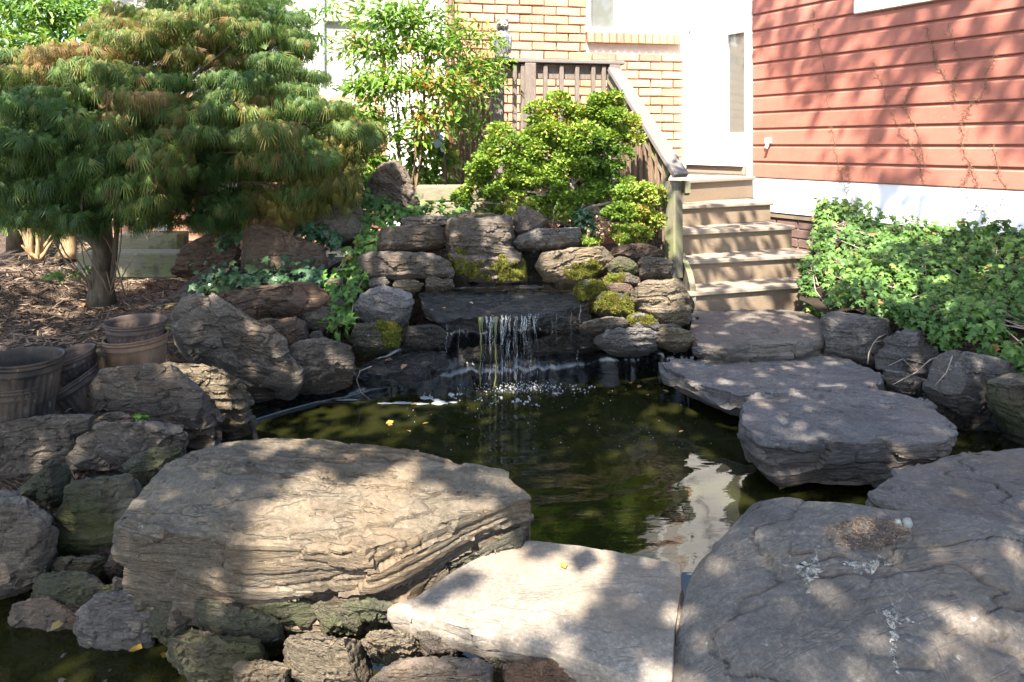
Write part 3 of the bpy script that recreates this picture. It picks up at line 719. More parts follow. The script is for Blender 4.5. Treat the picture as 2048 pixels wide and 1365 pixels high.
# left wing with the large white window
LW = -0.28
def lwp(px, py): return onplane(px, py, WP + N * LW, N)
def lpos(u, z, off=0): return wpos(u, z, LW + off)
ul, ur = wu(lwp(225, 200)), u0 - .005
la, lb_ = wu(lwp(452, 200)), wu(lwp(800, 200)); lz = lwp(600, 190).z
mb = MB()
def lbox(mb, a, b, c, d, oa, ob, bev=0): wbox(mb, a, b, c, d, LW + oa, LW + ob, bev)
lbox(mb, ul, la, .3, zt, -.2, 0); lbox(mb, la, lb_, .3, lz, -.2, 0); lbox(mb, lb_, ur, .3, zt, -.2, 0)
o = mb.build('wing_wall', M['mortar'], house)
mb = MB(); r_ = 0; z = .4
while z < lz - .08:
    u = ul - (CL / 2 if r_ % 2 else 0)
    while u < wu(lwp(1000, 200)):
        a, b = max(u, ul), min(u + BL, wu(lwp(770, 200)))
        if b - a > .03: mb.bevbox(lpos((a + b) / 2, z + CH / 2, .012), (b - a, .06, BH), (U, N, Zv), .004)
        u += CL
    z += CH; r_ += 1
o = mb.build('wing_brick', M['brick'], house); o['kind'] = 'stuff'
mb = MB(); lbox(mb, wu(lwp(772, 200)), ur, .45, 2.1, .002, .03, .005); mb.build('white_panel', M['white'], house)
p1, p2, p3 = (wu(lwp(x, 100)) for x in (592, 645, 760))
window(house, lpos, la, lb_, lz, zt - .02, [p1, p2], .05, lwp(600, 36).z, 'wide white framed window seen through the shrubs', 'curtain', 'curtain')
mb = MB(); lbox(mb, p1, p2 + .0, lz + .05, zt, -.04, .03, .006); mb.build('window_post', M['white'], house)
mb = MB(); lbox(mb, la - .03, lb_ + .35, lz - .12, lz - .006, .002, .04, .006); mb.build('window_apron', M['white'], house)
mb = MB(); mb.tube([wpos(u0 + .05, .45, .06), wpos(u0 + .05, 3.0, .06)], .03, 12); mb.build('downspout', mat_plain('dark_red_metal', (.12, .035, .03), .5, .4), house, True)

# ---------------------------------------------------------------- red siding wing with the door
SD = Vector((.521, -.853, 0)).normalized(); SN = Vector((-SD.y, SD.x, 0)) * -1
if SN.dot(Vector((0, -1, 0))) < 0: SN = -SN
SP = Vector((2.27, 6.4, 0))
def sp(px, py, off=0): return onplane(px, py, SP + SN * off, SN)
def su(p): return (p - SP).dot(SD)
def spos(u, z, off=0): return SP + SD * u + SN * off + Zv * z
annex = empty('red_siding_wing', 'red clapboard wing of the house with a white skirt board and door', 'house wing', (2.8, 5.5, .5))
def sbox(mb, a, b, c, d, oa, ob, bev=.004): mb.bevbox(spos((a + b) / 2, (c + d) / 2, (oa + ob) / 2), (abs(b - a), abs(ob - oa), abs(d - c)), (SD, SN, Zv), bev)
z0, ex = 1.097, .152; ulen = 3.2
wa, wz = su(sp(1713, 15)), sp(1713, 27).z
k = 0
while z0 + k * ex < 3.0:
    za = z0 + k * ex; ub = ulen
    mb = MB(); b = .030                                  # bevelled board: thick lower lip, thin top
    prof = [(.0, .004), (.027, 0.0), (.030, .006), (.026, ex * .80), (.017, ex * .86), (.010, ex + .012), (0, ex + .012)]
    n = len(prof); ends = [.003, ub]
    v = [spos(e, za + z_, o_) for e in ends for (o_, z_) in prof]
    mb.add(v, [tuple(range(n)), tuple(range(2 * n - 1, n - 1, -1))] + [(i + n, (i + 1) % n + n, (i + 1) % n, i) for i in range(n)])
    fixn(mb.build('siding_board', M['siding'], annex)); k += 1
mb = MB(); sbox(mb, .002, ulen, .785, z0 - .004, -.02, .022, .005); mb.build('skirt_board', M['skirt'], annex)
mb = MB(); sbox(mb, 0.04, ulen, .74, .783, -.02, .012, .003); mb.build('sill_plate', M['riser'], annex)
mb = MB(); sbox(mb, .02, ulen, .2, zt, -.2, -.021, .003); mb.build('wall', M['mortar'], annex)
kk = 0
for r_ in range(6):
    za = .74 - .083 * (r_ + 1); u = .02 - (.11 if r_ % 2 else 0)
    while u < (1.1 if r_ < 5 else .3):
        a = max(u, .02); m = MB(); sbox(m, a, u + .212, za + .006, za + .078, -.03, -.004, .004); m.build('foundation_brick', M['brick_dark'], annex); u += .224; kk += 1
mb = MB(); sbox(mb, -.055, .0, z0 - .03, 3.05, -.03, .045, .005); mb.build('corner_trim', M['white'], annex)
# window trim high on the siding
ta, tb = su(sp(1715, 20)), su(sp(1893, 2)); tz = sp(1720, 29).z
w = bpy.data.objects.new('window', None); COL.objects.link(w); w.parent = annex; w['label'] = 'window with white casing above the siding, only its lower edge seen'
ab = np.array(annex.location); w.location = spos(ta, tz, 0) - Vector(ab)
def spart(name, a, b, c, d, oa, ob, mat, par):
    m = MB(); sbox(m, a, b, c, d, oa, ob); return put(name, new_mesh(name, np.array(m.v) - ab - np.array(par.location), m.f, M[mat], False), par)
spart('sill', ta, tb + .6, tz, tz + .11, .0, .055, 'white', w); spart('frame', ta, ta + .09, tz + .112, 3.05, 0, .05, 'white', w); spart('pane', ta + .092, tb + .5, tz + .112, 3.05, .0, .034, 'glass', w)
mb = MB(); c = sp(1536, 289, .05); mb.bevbox(c + Zv * .03, (.05, .05, .05), (SD, SN, Zv), .008); mb.tube([c, c + SN * .03 - Zv * .035], .014, 8); mb.build('tap', M['white'], annex)
# the door beyond the corner trim
door = bpy.data.objects.new('door', None); COL.objects.link(door); door.parent = annex; door['label'] = 'white storm door with tall narrow glass'
dz = 1.215; ue = su(sp(1367, 200)); d0, d1 = ue, -.06
door.location = spos(d0, dz, 0) - Vector(ab)
pa, pb = su(sp(1457, 160)), su(sp(1490, 160))
zg1, zg2, zg3 = sp(1473, 266).z, sp(1473, 68).z, sp(1473, 52).z
spart('door_panel', d0 + .03, pa, dz, 3.05, -.03, .012, 'white', door)
spart('stile', pb, d1 - .002, dz, 3.05, -.03, .014, 'white', door)
spart('bottom_rail', pa + .002, pb - .002, dz, zg1, -.03, .010, 'white', door)
spart('middle_rail', pa + .002, pb - .002, zg2, zg3, -.03, .016, 'white', door)
spart('pane', pa + .002, pb - .002, zg1 + .002, zg2 - .002, -.02, -.004, 'glass', door)
spart('pane', pa + .002, pb - .002, zg3 + .002, 3.04, -.02, -.004, 'curtain', door)
spart('jamb', d0 - .03, d0 + .028, dz - .1, 3.05, -.05, .06, 'white', door)
h = MB(); hc = sp(1379, 55, .05); h.tube([hc - Zv * .06, hc + Zv * .06], .014, 8); put('handle', new_mesh('handle', np.array(h.v) - ab - np.array(door.location), h.f, M['boxgrey'], True), door)
spart('threshold', d0 + .1, d1 - .002, dz - .02, dz - .002, -.02, .10, 'white', door); spart('sill', d0 + .1, d1 - .004, dz - .10, dz - .022, -.02, .07, 'tread', door)

# ---------------------------------------------------------------- porch steps and deck
steps = empty('porch_steps', 'tan painted wooden steps of five treads leading up to the white door', 'steps', (1.7, 5.0, .25))
TR = [((1352, 587), (1640, 566), .406), ((1350, 523), (1635, 508), .576), ((1350, 464), (1592, 452), .754), ((1350, 412), (1549, 403), .922), ((1350, 361), (1512, 353), 1.113)]
prev = .20
for k, (a, b, z) in enumerate(TR):
    A, B = PZ(*a, z), PZ(*b, z); d = (B - A).normalized(); nb_ = Vector((-d.y, d.x, 0)); L = (B - A).length
    dep = .32 if k < 4 else .12
    mb = MB(); mb.bevbox((A + B) / 2 + nb_ * (dep / 2) - Zv * .017, (L, dep, .034), (d, nb_, Zv), .009); mb.build('tread' if k < 4 else 'nosing_board', M['tread'], steps, False)
    mb = MB(); c = (A + B) / 2 + nb_ * .04; h = z - .036 - prev + .004; mb.bevbox(Vector((c.x, c.y, prev - .002 + h / 2)), (L - .03, .024, h), (d, nb_, Zv), .003); mb.build('riser', M['riser'], steps)
    prev = z
    if k == 4: DA, DB, Dd, Dn = A, B, d, nb_
mb = MB(); a = PZ(1350, 500, .60); mb.prism([Vector((1.245, 4.62, .28)), Vector((1.245, 4.62, .44)), Vector((1.245, 4.70, .52)), Vector((1.255, 5.9, 1.06)), Vector((1.255, 5.9, .9))], (-.04, 0, 0)); fixn(mb.build('stringer', M['post'], steps))
deck = empty('porch_deck', 'tan wooden porch deck at the top of the steps behind the railing', 'deck', (1.0, 6.4, .9))
for k in range(6):
    c = (DA + DB) / 2 + Dn * (.125 + .14 * (k + .5)); off = -1.05
    mb = MB(); mb.bevbox(c + Dd * (off + .0) / 2 - Zv * .017, ((DB - DA).length + 1.05 - (.0 if k < 2 else .1 * k), .136, .032), (Dd, Dn, Zv), .004); mb.build('deck_board', M['tread'], deck)
mb = MB(); mb.bevbox(DA + Dd * -.55 + Dn * .02 - Zv * .12, (1.04, .035, .17), (Dd, Dn, Zv), .004); mb.build('fascia_board', M['timber'], deck)
for q in (-.95, -.4): 
    mb = MB(); mb.bevbox(DA + Dd * q + Dn * .12 + Zv * (-.28 - .15), (.09, .09, .45), (Dd, Dn, Zv), .005); mb.build('deck_post', M['post'], deck)

# ---------------------------------------------------------------- railing
rail = empty('deck_railing', 'weathered grey wooden porch railing with a sloping handrail and mossy end post', 'railing', (.6, 5.9, .6))
ra, rb = P(985, 122, 5.9), P(1238, 126, 6.1); rd = (rb - ra); rd.z = 0; rd.normalize(); rn = Vector((rd.y, -rd.x, 0))
def rbar(name, c, size, ax, mat='rail', b=.004): m = MB(); m.bevbox(c, size, ax, b); return m.build(name, M[mat], rail)
zc = ra.z
L = (Vector((rb.x, rb.y, 0)) - Vector((ra.x, ra.y, 0))).length
mid = (ra + rb) / 2; mid.z = zc
rbar('cap_rail', mid, (L + .06, .15, .034), (rd, rn, Zv), 'rail_flat', .006)
rbar('top_rail', mid + rn * -.01 - Zv * .085, (L - .02, .036, .13), (rd, rn, Zv))
rbar('bottom_rail', Vector((mid.x, mid.y, 1.24)) - rn * .01, (L - .02, .036, .09), (rd, rn, Zv))
def rx(px):                                            # point of the rail line under a photo column
    p = onplane(px, 250, ra, rn); return p
for px, wd in ((1058, .098), (1225, .098), (992, .098)):
    c = rx(px) + rn * .03; ztop = zc - .019; zlo = .72; rbar('post', Vector((c.x, c.y, (ztop + zlo) / 2)), (wd, wd * .95, ztop - zlo), (rd, rn, Zv), 'rail', .006)
for px in (1003, 1028, 1044, 1089, 1121, 1152, 1184, 1205):
    c = rx(px) + rn * .032; rbar('baluster', Vector((c.x, c.y, (zc - .03 + 1.16) / 2)), (.037, .037, zc - .03 - 1.16), (rd, rn, Zv))
sa, sb = P(986, 130, 5.88), P(905, 150, 6.40); sdr = (sb - sa); sdr.z = 0; SLn = sdr.length; sdr.normalize(); sn_ = Vector((sdr.y, -sdr.x, 0))
rbar('side_cap_rail', Vector(((sa.x + sb.x) / 2, (sa.y + sb.y) / 2, zc - .004)), (SLn, .13, .034), (sdr, sn_, Zv), 'rail_flat')
for k in range(7):
    c = sa.lerp(sb, .12 + k * .125); rbar('baluster', Vector((c.x, c.y, (zc - .03 + .95) / 2)), (.038, .038, zc - .03 - .95), (sdr, sn_, Zv), 'fence')
rbar('fence_post', Vector((P(915, 300, 6.3).x, 6.3, 1.48)), (.09, .06, 1.1), (Vector((1, 0, 0)), Vector((0, 1, 0)), Zv), 'fence')
rbar('fence_post', Vector((P(938, 300, 6.2).x, 6.2, 1.5)), (.07, .05, 1.1), (Vector((1, 0, 0)), Vector((0, 1, 0)), Zv), 'fence')
# end post and sloping handrail
np0 = P(1347, 540, 4.78); nptop = P(1345, 362, 4.78)
m = MB(); m.bevbox(Vector((np0.x, np0.y, (np0.z - .06 + nptop.z) / 2)), (.098, .098, nptop.z - np0.z + .06), (Dd, Dn, Zv), .010); m.build('newel_post', M['post'], rail)
h0 = P(1362, 352, 4.68); h1 = P(1228, 139, 6.02); hd = (h1 - h0).normalized(); hx = Dd; hn = hd.cross(hx).normalized()
hl = (h1 - h0).length
m = MB(); m.bevbox((h0 + h1) / 2, (.155, hl, .038), (hx, hd, hn), .006); m.build('handrail', M['rail_flat'], rail)
sgn = -1 if hn.z > 0 else 1
m = MB(); m.bevbox((h0 + h1) / 2 + hn * sgn * .075 + hx * -.01 + hd * .05, (.036, hl - .12, .09), (hx, hd, hn), .004); m.build('handrail_support', M['post'], rail)
m = MB(); c = P(1371, 372, 4.70); m.prism([c + Vector((0, 0, .03)), c + Vector((0, .12, .03)), c + Vector((0, .12, -.02)), c + Vector((0, .05, -.07)), c + Vector((0, .0, -.05))], (.034, 0, 0)); fixn(m.build('bracket', M['post'], rail))
for k in range(9):
    t = .14 + k * .09; c = h0.lerp(h1, t) + hx * -.045; zt_ = c.z - .05; zl = max(.55, zt_ - .62)
    rbar('stair_baluster', Vector((c.x, c.y, (zt_ + zl) / 2)), (.036, .036, zt_ - zl), (Dd, Dn, Zv), 'fence')

# ---------------------------------------------------------------- landscape timbers, metal box on the left, outlet box
def timber(label, a, b, Ya, Yb, top, h, d=.16):
    A, B = P(a[0], a[1], Ya), P(b[0], b[1], Yb); A.z = B.z = top
    ax = (B - A).normalized(); ay = Vector((-ax.y, ax.x, 0))
    m = MB(); m.bevbox((A + B) / 2 + ay * d / 2 - Zv * h / 2, ((B - A).length, d, h), (ax, ay, Zv), .012)
    o = m.build('landscape_timber', M['timber']); tag(o, label, 'timber', 'landscape timbers edging the beds'); return o
timber('mossy upper timber below the standing stone and behind the shrub', (832, 372), (1010, 372), 5.25, 5.3, P(900, 372, 5.25).z, .125)
timber('darker lower timber of the pair left of the clipped shrub', (834, 407), (1005, 407), 5.22, 5.27, P(900, 405, 5.22).z - .003, .13)
timber('green stained timber step behind the maple trunk, upper course', (232, 468), (356, 468), 5.6, 5.6, P(300, 468, 5.6).z, .15, .2)
timber('wide mossy timber step behind the maple trunk, lower course', (152, 506), (356, 508), 5.15, 5.15, P(250, 507, 5.15).z, .19, .22)
ac = empty('metal_grille_box', 'pale metal box with a barred grille half hidden behind the maple', 'metal box', P(405, 455, 5.75))
def acb(name, c, s, mat): m = MB(); m.bevbox(c, s, None, .004); return m.build(name, M[mat], ac)
xl, xr = P(330, 0, 5.75).x, P(486, 0, 5.75).x; zt_, zb_ = P(0, 288, 5.75).z, P(0, 392, 5.75).z
acb('casing', Vector(((xl + xr) / 2, 6.0, (zt_ + zb_) / 2)), (xr - xl - .02, .44, zt_ - zb_ - .02), 'iron')
acb('top_panel', Vector(((xl + xr) / 2, 5.98, zt_ + .01)), (xr - xl + .03, .5, .05), 'white'); acb('side_post', Vector((xl + .02, 5.75, (zt_ + zb_) / 2 - .15)), (.06, .05, zt_ - zb_ + .25), 'white')
for k in range(15): acb('grille_bar', Vector((xl + .08 + k * .037, 5.765, (zt_ + zb_) / 2)), (.012, .012, zt_ - zb_ - .03), 'white')
acb('leg', Vector((P(332, 0, 5.75).x, 5.72, P(0, 425, 5.72).z)), (.11, .07, .30), 'white'); acb('leg', Vector((xr - .06, 5.8, P(0, 425, 5.72).z)), (.08, .07, .30), 'white')
ob = empty('outlet_box', 'small grey blue outdoor outlet box leaning on a stake among the ivy', 'outlet box', P(880, 350, 5.6))
R_ = Matrix.Rotation(rad(24), 3, 'Y') @ Matrix.Rotation(rad(-15), 3, 'Z'); ax = tuple((R_.transposed() @ Vector(e)) for e in ((1, 0, 0), (0, 1, 0), (0, 0, 1)))
ax = tuple((Matrix.Rotation(rad(-24), 3, 'Y') @ Vector(e)) for e in ((1, 0, 0), (0, 1, 0), (0, 0, 1)))
c = P(873, 277, 5.55)
def obp(name, off, s, mat): m = MB(); m.bevbox(c + ax[0] * off[0] + ax[1] * off[1] + ax[2] * off[2], s, ax, .008); return m.build(name, M[mat], ob)
obp('body', (0, 0, 0), (.085, .06, .15), 'boxgrey'); obp('cover', (0, -.036, .004), (.075, .014, .125), 'boxgrey'); obp('latch', (.015, -.05, .0), (.03, .016, .022), 'iron'); obp('conduit', (.012, 0, -.10), (.04, .035, .05), 'boxgrey')
m = MB(); m.tube([c + ax[2] * -.12 + ax[0] * .012, P(889, 330, 5.55), P(890, 372, 5.5)], .016, 8); m.build('stake', M['bark'], ob, True)
# ---------------------------------------------------------------- big flat stones
def zpts(l, z): return [PZ(x, y, (z if len(q) == 0 else q[0])) for x, y, *q in l]
slab('S1', 'brownish flat landing stone at the foot of the steps', zpts([(1384, 628), (1470, 622), (1560, 621), (1625, 624), (1646, 645), (1649, 676), (1600, 686), (1500, 688), (1450, 697), (1400, 690), (1381, 662)], .28), .10, .006, 'purple', ledge=.012, terr=.005, taper=.93, crack=.012, chips=60, chip=.004, chipflat=5)
slab('S2', 'long pointed grey stepping stone between the landing stone and the rounder one', zpts([(1316, 722), (1400, 715), (1480, 708), (1560, 703), (1640, 705), (1700, 714), (1752, 738), (1768, 760), (1742, 776), (1640, 781), (1540, 786), (1480, 790), (1420, 772), (1360, 750), (1328, 737)], .20), .15, .004, 'slate_grey', taper=.76, ledge=.02, terr=.006, crack=.01, chips=90, chip=.007, chipflat=4)
slab('S3', 'round grey stepping stone overhanging the middle of the pond', zpts([(1482, 806), (1510, 788), (1560, 779), (1640, 775), (1720, 772), (1790, 780), (1845, 797), (1890, 830), (1908, 858), (1885, 876), (1800, 882), (1700, 880), (1600, 878), (1530, 878), (1480, 842)], .25), .20, .010, 'slate_grey', taper=.82, ledge=.02, terr=.006, res=1.25, crack=.009, chips=90, chip=.010, chipflat=3)
slab('F4', 'purplish grey flat stone at the right edge behind the largest boulder', zpts([(1727, 985), (1760, 965), (1840, 930), (1900, 903), (1980, 897), (2048, 893), (2170, 900), (2230, 1010), (2120, 1090), (1950, 1060), (1780, 1020), (1738, 1003)], .28), .16, .004, 'purple', ledge=.014, terr=.006, res=1.15, crack=.012, chips=60, chip=.004, chipflat=5)
slab('F1', 'huge layered tan boulder with a broad top in the foreground left of the flat slab', [PZ(x, y, z) for x, y, z in [(244, 1040, .43), (262, 1008, .44), (298, 972, .45), (335, 925, .46), (420, 888, .47), (530, 873, .47), (640, 877, .47), (760, 889, .47), (860, 905, .46), (940, 926, .45), (1010, 951, .44), (1058, 980, .42), (1070, 1000, .41), (1000, 1012, .41), (915, 1032, .41), (820, 1078, .40), (745, 1100, .40), (640, 1085, .41), (540, 1080, .42), (420, 1072, .42), (310, 1062, .42)]],
     .235, .028, 'boulder_tan', taper=.93, prof=[(0, .028), (.45, .026), (.8, .013), (.985, .002), (1.0, -.012), (1.004, -.10), (1.0, -.165), (.965, -.20), (.93, -.235), (.6, -.25), (0, -.26)], amp=.022, ledge=.018, lfreq=16, terr=.007, tfreq=4, res=1.8, fine=.003, crack=.010, chips=150, chip=.008, chipflat=2.6, chiptilt=.10, chiptop=.10, name='boulder')
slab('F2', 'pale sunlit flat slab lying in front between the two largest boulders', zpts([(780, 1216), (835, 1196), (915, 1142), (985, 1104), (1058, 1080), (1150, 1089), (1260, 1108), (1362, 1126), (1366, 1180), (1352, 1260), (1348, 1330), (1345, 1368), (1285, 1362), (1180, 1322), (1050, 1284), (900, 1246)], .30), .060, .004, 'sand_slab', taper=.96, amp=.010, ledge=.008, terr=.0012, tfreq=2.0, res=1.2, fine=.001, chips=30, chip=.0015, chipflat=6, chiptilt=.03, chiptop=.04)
F3poly = [(1500, 996, .43), (1545, 988, .44), (1620, 998, .46), (1700, 1008, .46), (1790, 1020, .46), (1900, 1012, .45), (2000, 1020, .45), (2120, 1045, .44), (2230, 1130, .40), (2240, 1300, .36), (2130, 1460, .32), (1900, 1560, .28), (1600, 1560, .26), (1420, 1490, .26), (1352, 1380, .27), (1342, 1280, .29), (1356, 1200, .31), (1372, 1145, .34), (1400, 1100, .38), (1448, 1052, .41)]
slab('F3', 'largest smooth domed grey boulder at the front right with white bird droppings', [PZ(x, y, z) for x, y, z in F3poly], .4, .05, 'dome', bed=(-.35, .35, 1), taper=.95, amp=.03, ledge=.006, terr=.004, tfreq=4, res=1.8, fine=.0018, crack=.010, chips=70, chip=.003, chipflat=2.0, chiptilt=.03, chiptop=.15, name='boulder', smooth=3,
     prof=[(0, .085), (.3, .082), (.55, .07), (.75, .048), (.9, .018), (.97, -.012), (1.0, -.06), (1.0, -.2), (.97, -.38), (.5, -.42), (0, -.42)])

# ---------------------------------------------------------------- rocks of the waterfall wall: key, label, outline, distance, options
E = erock
E('W1', 'tall two layered block in the centre above the waterfall, mossy at its foot', [(893, 452), (905, 444), (1020, 445), (1028, 460), (1027, 480), (1023, 490), (1031, 505), (1047, 540), (1046, 562), (1020, 570), (985, 566), (950, 564), (905, 550), (893, 520)], 4.42, .12, .3, 'slate', ledge=.035, e=.38, res=1.3)
E('W2', 'blocky grey stone left of the tall centre block, top course', [(755, 466), (772, 461), (836, 457), (869, 455), (887, 459), (892, 468), (891, 485), (854, 497), (810, 501), (772, 505), (758, 492)], 4.42, .1, .25, 'slate', ledge=.03, e=.4)
E('W3', 'long grey layered stone left of the upper pool, second course', [(722, 519), (750, 508), (823, 505), (858, 509), (891, 523), (902, 534), (902, 552), (893, 557), (854, 556), (805, 560), (742, 557), (727, 541)], 4.27, .1, .3, 'slate', ledge=.035, e=.4)
E('W4', 'pointed small stone wedged under the long layered stone', [(785, 569), (795, 563), (823, 562), (846, 569), (832, 580), (816, 587), (797, 585)], 4.15, .05, .15, 'slate_tan')
E('W5', 'small pale notched stone at the left end of the upper pool', [(849, 574), (854, 559), (867, 556), (887, 562), (903, 559), (906, 574), (891, 577), (854, 578)], 4.2, .05, .12, 'slate')
E('W5b', 'little dark wedge stone beside the ivy under the long layered stone', [(738, 562), (770, 556), (780, 568), (766, 576), (743, 575)], 4.2, .05, .15, 'slate_grey')
E('W6', 'wet blue sheened stone left of the waterfall lip', [(704, 611), (748, 587), (766, 579), (795, 585), (819, 591), (823, 604), (816, 626), (808, 640), (795, 643), (759, 635), (722, 622)], 4.05, .08, .25, 'wet_blue', bed=(.25, -.5, 1), tilt=.8)
E('W7', 'square grey stone with a yellow moss cap left of the falls near the water', [(708, 673), (710, 655), (723, 651), (758, 650), (776, 652), (800, 655), (800, 673), (791, 693), (763, 702), (736, 704), (716, 700)], 3.95, .09, .2, 'green_grey', ledge=.04, e=.38)
E('W9', 'low wet ledge stone with shiny steps left of the falling water', [(800, 692), (815, 660), (845, 650), (880, 656), (900, 676), (896, 694), (850, 700)], 3.98, .06, .2, 'wet_dark', ledge=.05)
E('W10', 'broad wet black rock face behind the falling water', [(880, 640), (1000, 636), (1120, 636), (1175, 640), (1195, 670), (1180, 705), (1080, 712), (980, 716), (890, 712), (870, 680)], 4.45, .05, .2, 'wet_dark', ledge=.06, amp=.06)
E('W11', 'wet dark ledge low behind the right of the falls', [(1050, 690), (1110, 672), (1190, 662), (1215, 672), (1200, 695), (1130, 708), (1060, 712)], 4.08, .08, .2, 'wet_dark', ledge=.06)
E('W12', 'half hidden wet stone at the base of the falls on the left', [(930, 705), (965, 690), (1000, 692), (1010, 712), (980, 724), (935, 722)], 4.02, .06, .15, 'wet_dark')
E('W13', 'dark wet stone under the right end of the waterfall lip', [(1085, 640), (1130, 628), (1172, 622), (1178, 645), (1160, 664), (1110, 672), (1080, 662)], 4.05, .06, .2, 'wet_dark', ledge=.05)
slab('W8', 'wide wet slab forming the lip of the waterfall', [P(x, y, Y) for x, y, Y in [(836, 588, 4.14), (862, 577, 4.24), (940, 574, 4.28), (1060, 571, 4.3), (1135, 578, 4.28), (1182, 592, 4.2), (1168, 608, 4.06), (1110, 621, 4.0), (1060, 629, 3.97), (1000, 636, 3.95), (930, 638, 3.95), (872, 630, 3.97), (846, 612, 4.04)]], .085, .004, 'wet', bed=(0, -.12, 1), taper=.9, ledge=.018, terr=.006, tfreq=5, amp=.02, res=1.5, fine=.001, name='waterfall_slab')
_o, _v, _f = rocks['W8']; _n = len(_o.data.vertices); _a = np.zeros(_n * 3, np.float32); _o.data.vertices.foreach_get('co', _a); _a = _a.reshape(-1, 3)
_w = vnoise(_a * np.array([5, 34, 8]), 91) + .6 * vnoise(_a * np.array([13, 80, 15]), 92) + .35 * vnoise(_a * np.array([60, 120, 40]), 93)
_a[:, 2] += .009 * _w; _a[:, 1] += .004 * _w; _o.data.vertices.foreach_set('co', _a.ravel()); _o.data.update()
slab('W14', 'low wet mossy ledge at the water left of the falls with leaves on it', [P(x, y, Y) for x, y, Y in [(712, 740, 3.85), (740, 722, 3.95), (790, 708, 4.0), (850, 700, 4.02), (893, 703, 3.98), (895, 716, 3.9), (850, 733, 3.82), (800, 742, 3.78), (750, 748, 3.78)]], .09, .006, 'wet', taper=.85, ledge=.03, terr=.01, tfreq=4, res=.7, name='rock')
E('R1', 'pale sunlit layered block right of the upper pool', [(1083, 505), (1093, 500), (1156, 499), (1207, 497), (1218, 505), (1226, 519), (1220, 536), (1196, 545), (1161, 565), (1134, 564), (1093, 554), (1081, 534)], 4.32, .12, .3, 'slate_tan', ledge=.03, e=.4, bed=(-.15, .1, 1))
E('W15', 'dark filler stone added to stand for the shade in the gap right of the tall centre block', [(1036, 498), (1090, 496), (1098, 566), (1040, 566)], 4.62, .04, .2, 'wet_dark')  # added dark filler, its tone stands in for shade in the gap
E('W16', 'dark filler stone added to stand for the shade in the gap left of the tall centre block', [(850, 486), (898, 484), (900, 540), (860, 535)], 4.62, .04, .2, 'brown')  # same on the left: dark filler in place of gap shade
E('R2', 'smooth flat grey stone right of the tall centre block under the shrub roots', [(1030, 486), (1046, 473), (1071, 459), (1119, 458), (1156, 459), (1163, 473), (1158, 488), (1119, 493), (1086, 496), (1042, 493)], 4.47, .1, .25, 'slate_grey', ledge=.012)
E('R3', 'smooth brown triangular boulder in front of the clipped shrub', [(1027, 444), (1035, 424), (1044, 416), (1060, 419), (1091, 440), (1086, 455), (1062, 467), (1040, 474), (1030, 466)], 4.62, .12, .2, 'purple', ledge=.006, amp=.03, e=.7, name='boulder')
E('R4', 'rounded green grey stone beside the pale block on the right', [(1216, 536), (1226, 523), (1240, 514), (1257, 519), (1274, 532), (1272, 545), (1260, 551), (1231, 551), (1218, 546)], 4.25, .09, .2, 'green_grey', ledge=.008, e=.65)
E('R4b', 'thin flat stone under the rounded green grey one', [(1208, 560), (1216, 551), (1250, 547), (1277, 556), (1277, 565), (1240, 570), (1210, 572)], 4.2, .06, .2, 'slate')
E('R5', 'small brown oblong stone sitting on the moss covered one', [(1209, 582), (1214, 573), (1229, 569), (1257, 572), (1264, 582), (1263, 592), (1235, 595), (1210, 594)], 4.13, .08, .15, 'brown', ledge=.006, e=.55)
E('R6', 'moss covered block right of the waterfall lip', [(1190, 598), (1205, 592), (1246, 590), (1262, 602), (1266, 626), (1258, 633), (1224, 632), (1190, 622)], 4.06, .1, .2, 'green_grey', ledge=.008, e=.55)
E('R7', 'brown square stone against the foot of the end post', [(1280, 523), (1284, 520), (1312, 518), (1336, 524), (1347, 532), (1346, 549), (1332, 557), (1312, 554), (1301, 558), (1282, 557)], 4.3, .1, .2, 'slate', e=.42)
E('R8', 'big craggy stone with wavy layers beside the lowest step', [(1264, 582), (1275, 570), (1306, 558), (1350, 563), (1369, 574), (1372, 598), (1373, 642), (1345, 650), (1315, 646), (1293, 631), (1262, 615)], 4.1, .14, .3, 'slate_tan', ledge=.05, amp=.06, e=.5, res=1.3, bed=(-.1, .1, 1))
E('R8b', 'rusty brown rounded stone between the craggy one and the lowest step', [(1368, 588), (1380, 594), (1388, 610), (1385, 622), (1372, 622)], 4.2, .05, .12, 'brown', e=.6)
E('R9', 'small stone with a bright moss top right of the falls', [(1256, 644), (1262, 632), (1290, 632), (1319, 650), (1321, 661), (1295, 664), (1265, 659)], 4.0, .09, .2, 'slate_grey', e=.5)
E('R10', 'long low grey stone below the moss covered block', [(1148, 655), (1175, 645), (1215, 636), (1250, 641), (1257, 652), (1250, 662), (1215, 666), (1170, 665)], 4.0, .1, .2, 'slate', ledge=.035)
E('R11', 'wide angular grey stone just above the blue lit liner', [(1188, 674), (1213, 664), (1260, 660), (1300, 664), (1314, 675), (1309, 692), (1280, 701), (1235, 703), (1210, 692), (1195, 684)], 3.95, .1, .25, 'slate_grey', ledge=.035)
E('R12', 'tan stone at the left corner of the landing stone', [(1314, 671), (1330, 662), (1355, 655), (1377, 664), (1390, 680), (1376, 693), (1345, 696), (1318, 686)], 3.95, .1, .2, 'slate_tan', ledge=.035)
E('R12b', 'little grey filler stone between the craggy stone and the tan one', [(1318, 652), (1345, 650), (1362, 655), (1345, 664), (1322, 664)], 4.02, .05, .15, 'slate_grey')
E('R12c', 'low stone at the water under the landing stone edge', [(1388, 696), (1420, 690), (1470, 694), (1480, 708), (1440, 716), (1396, 714)], 3.85, .06, .2, 'slate_grey', ledge=.04)
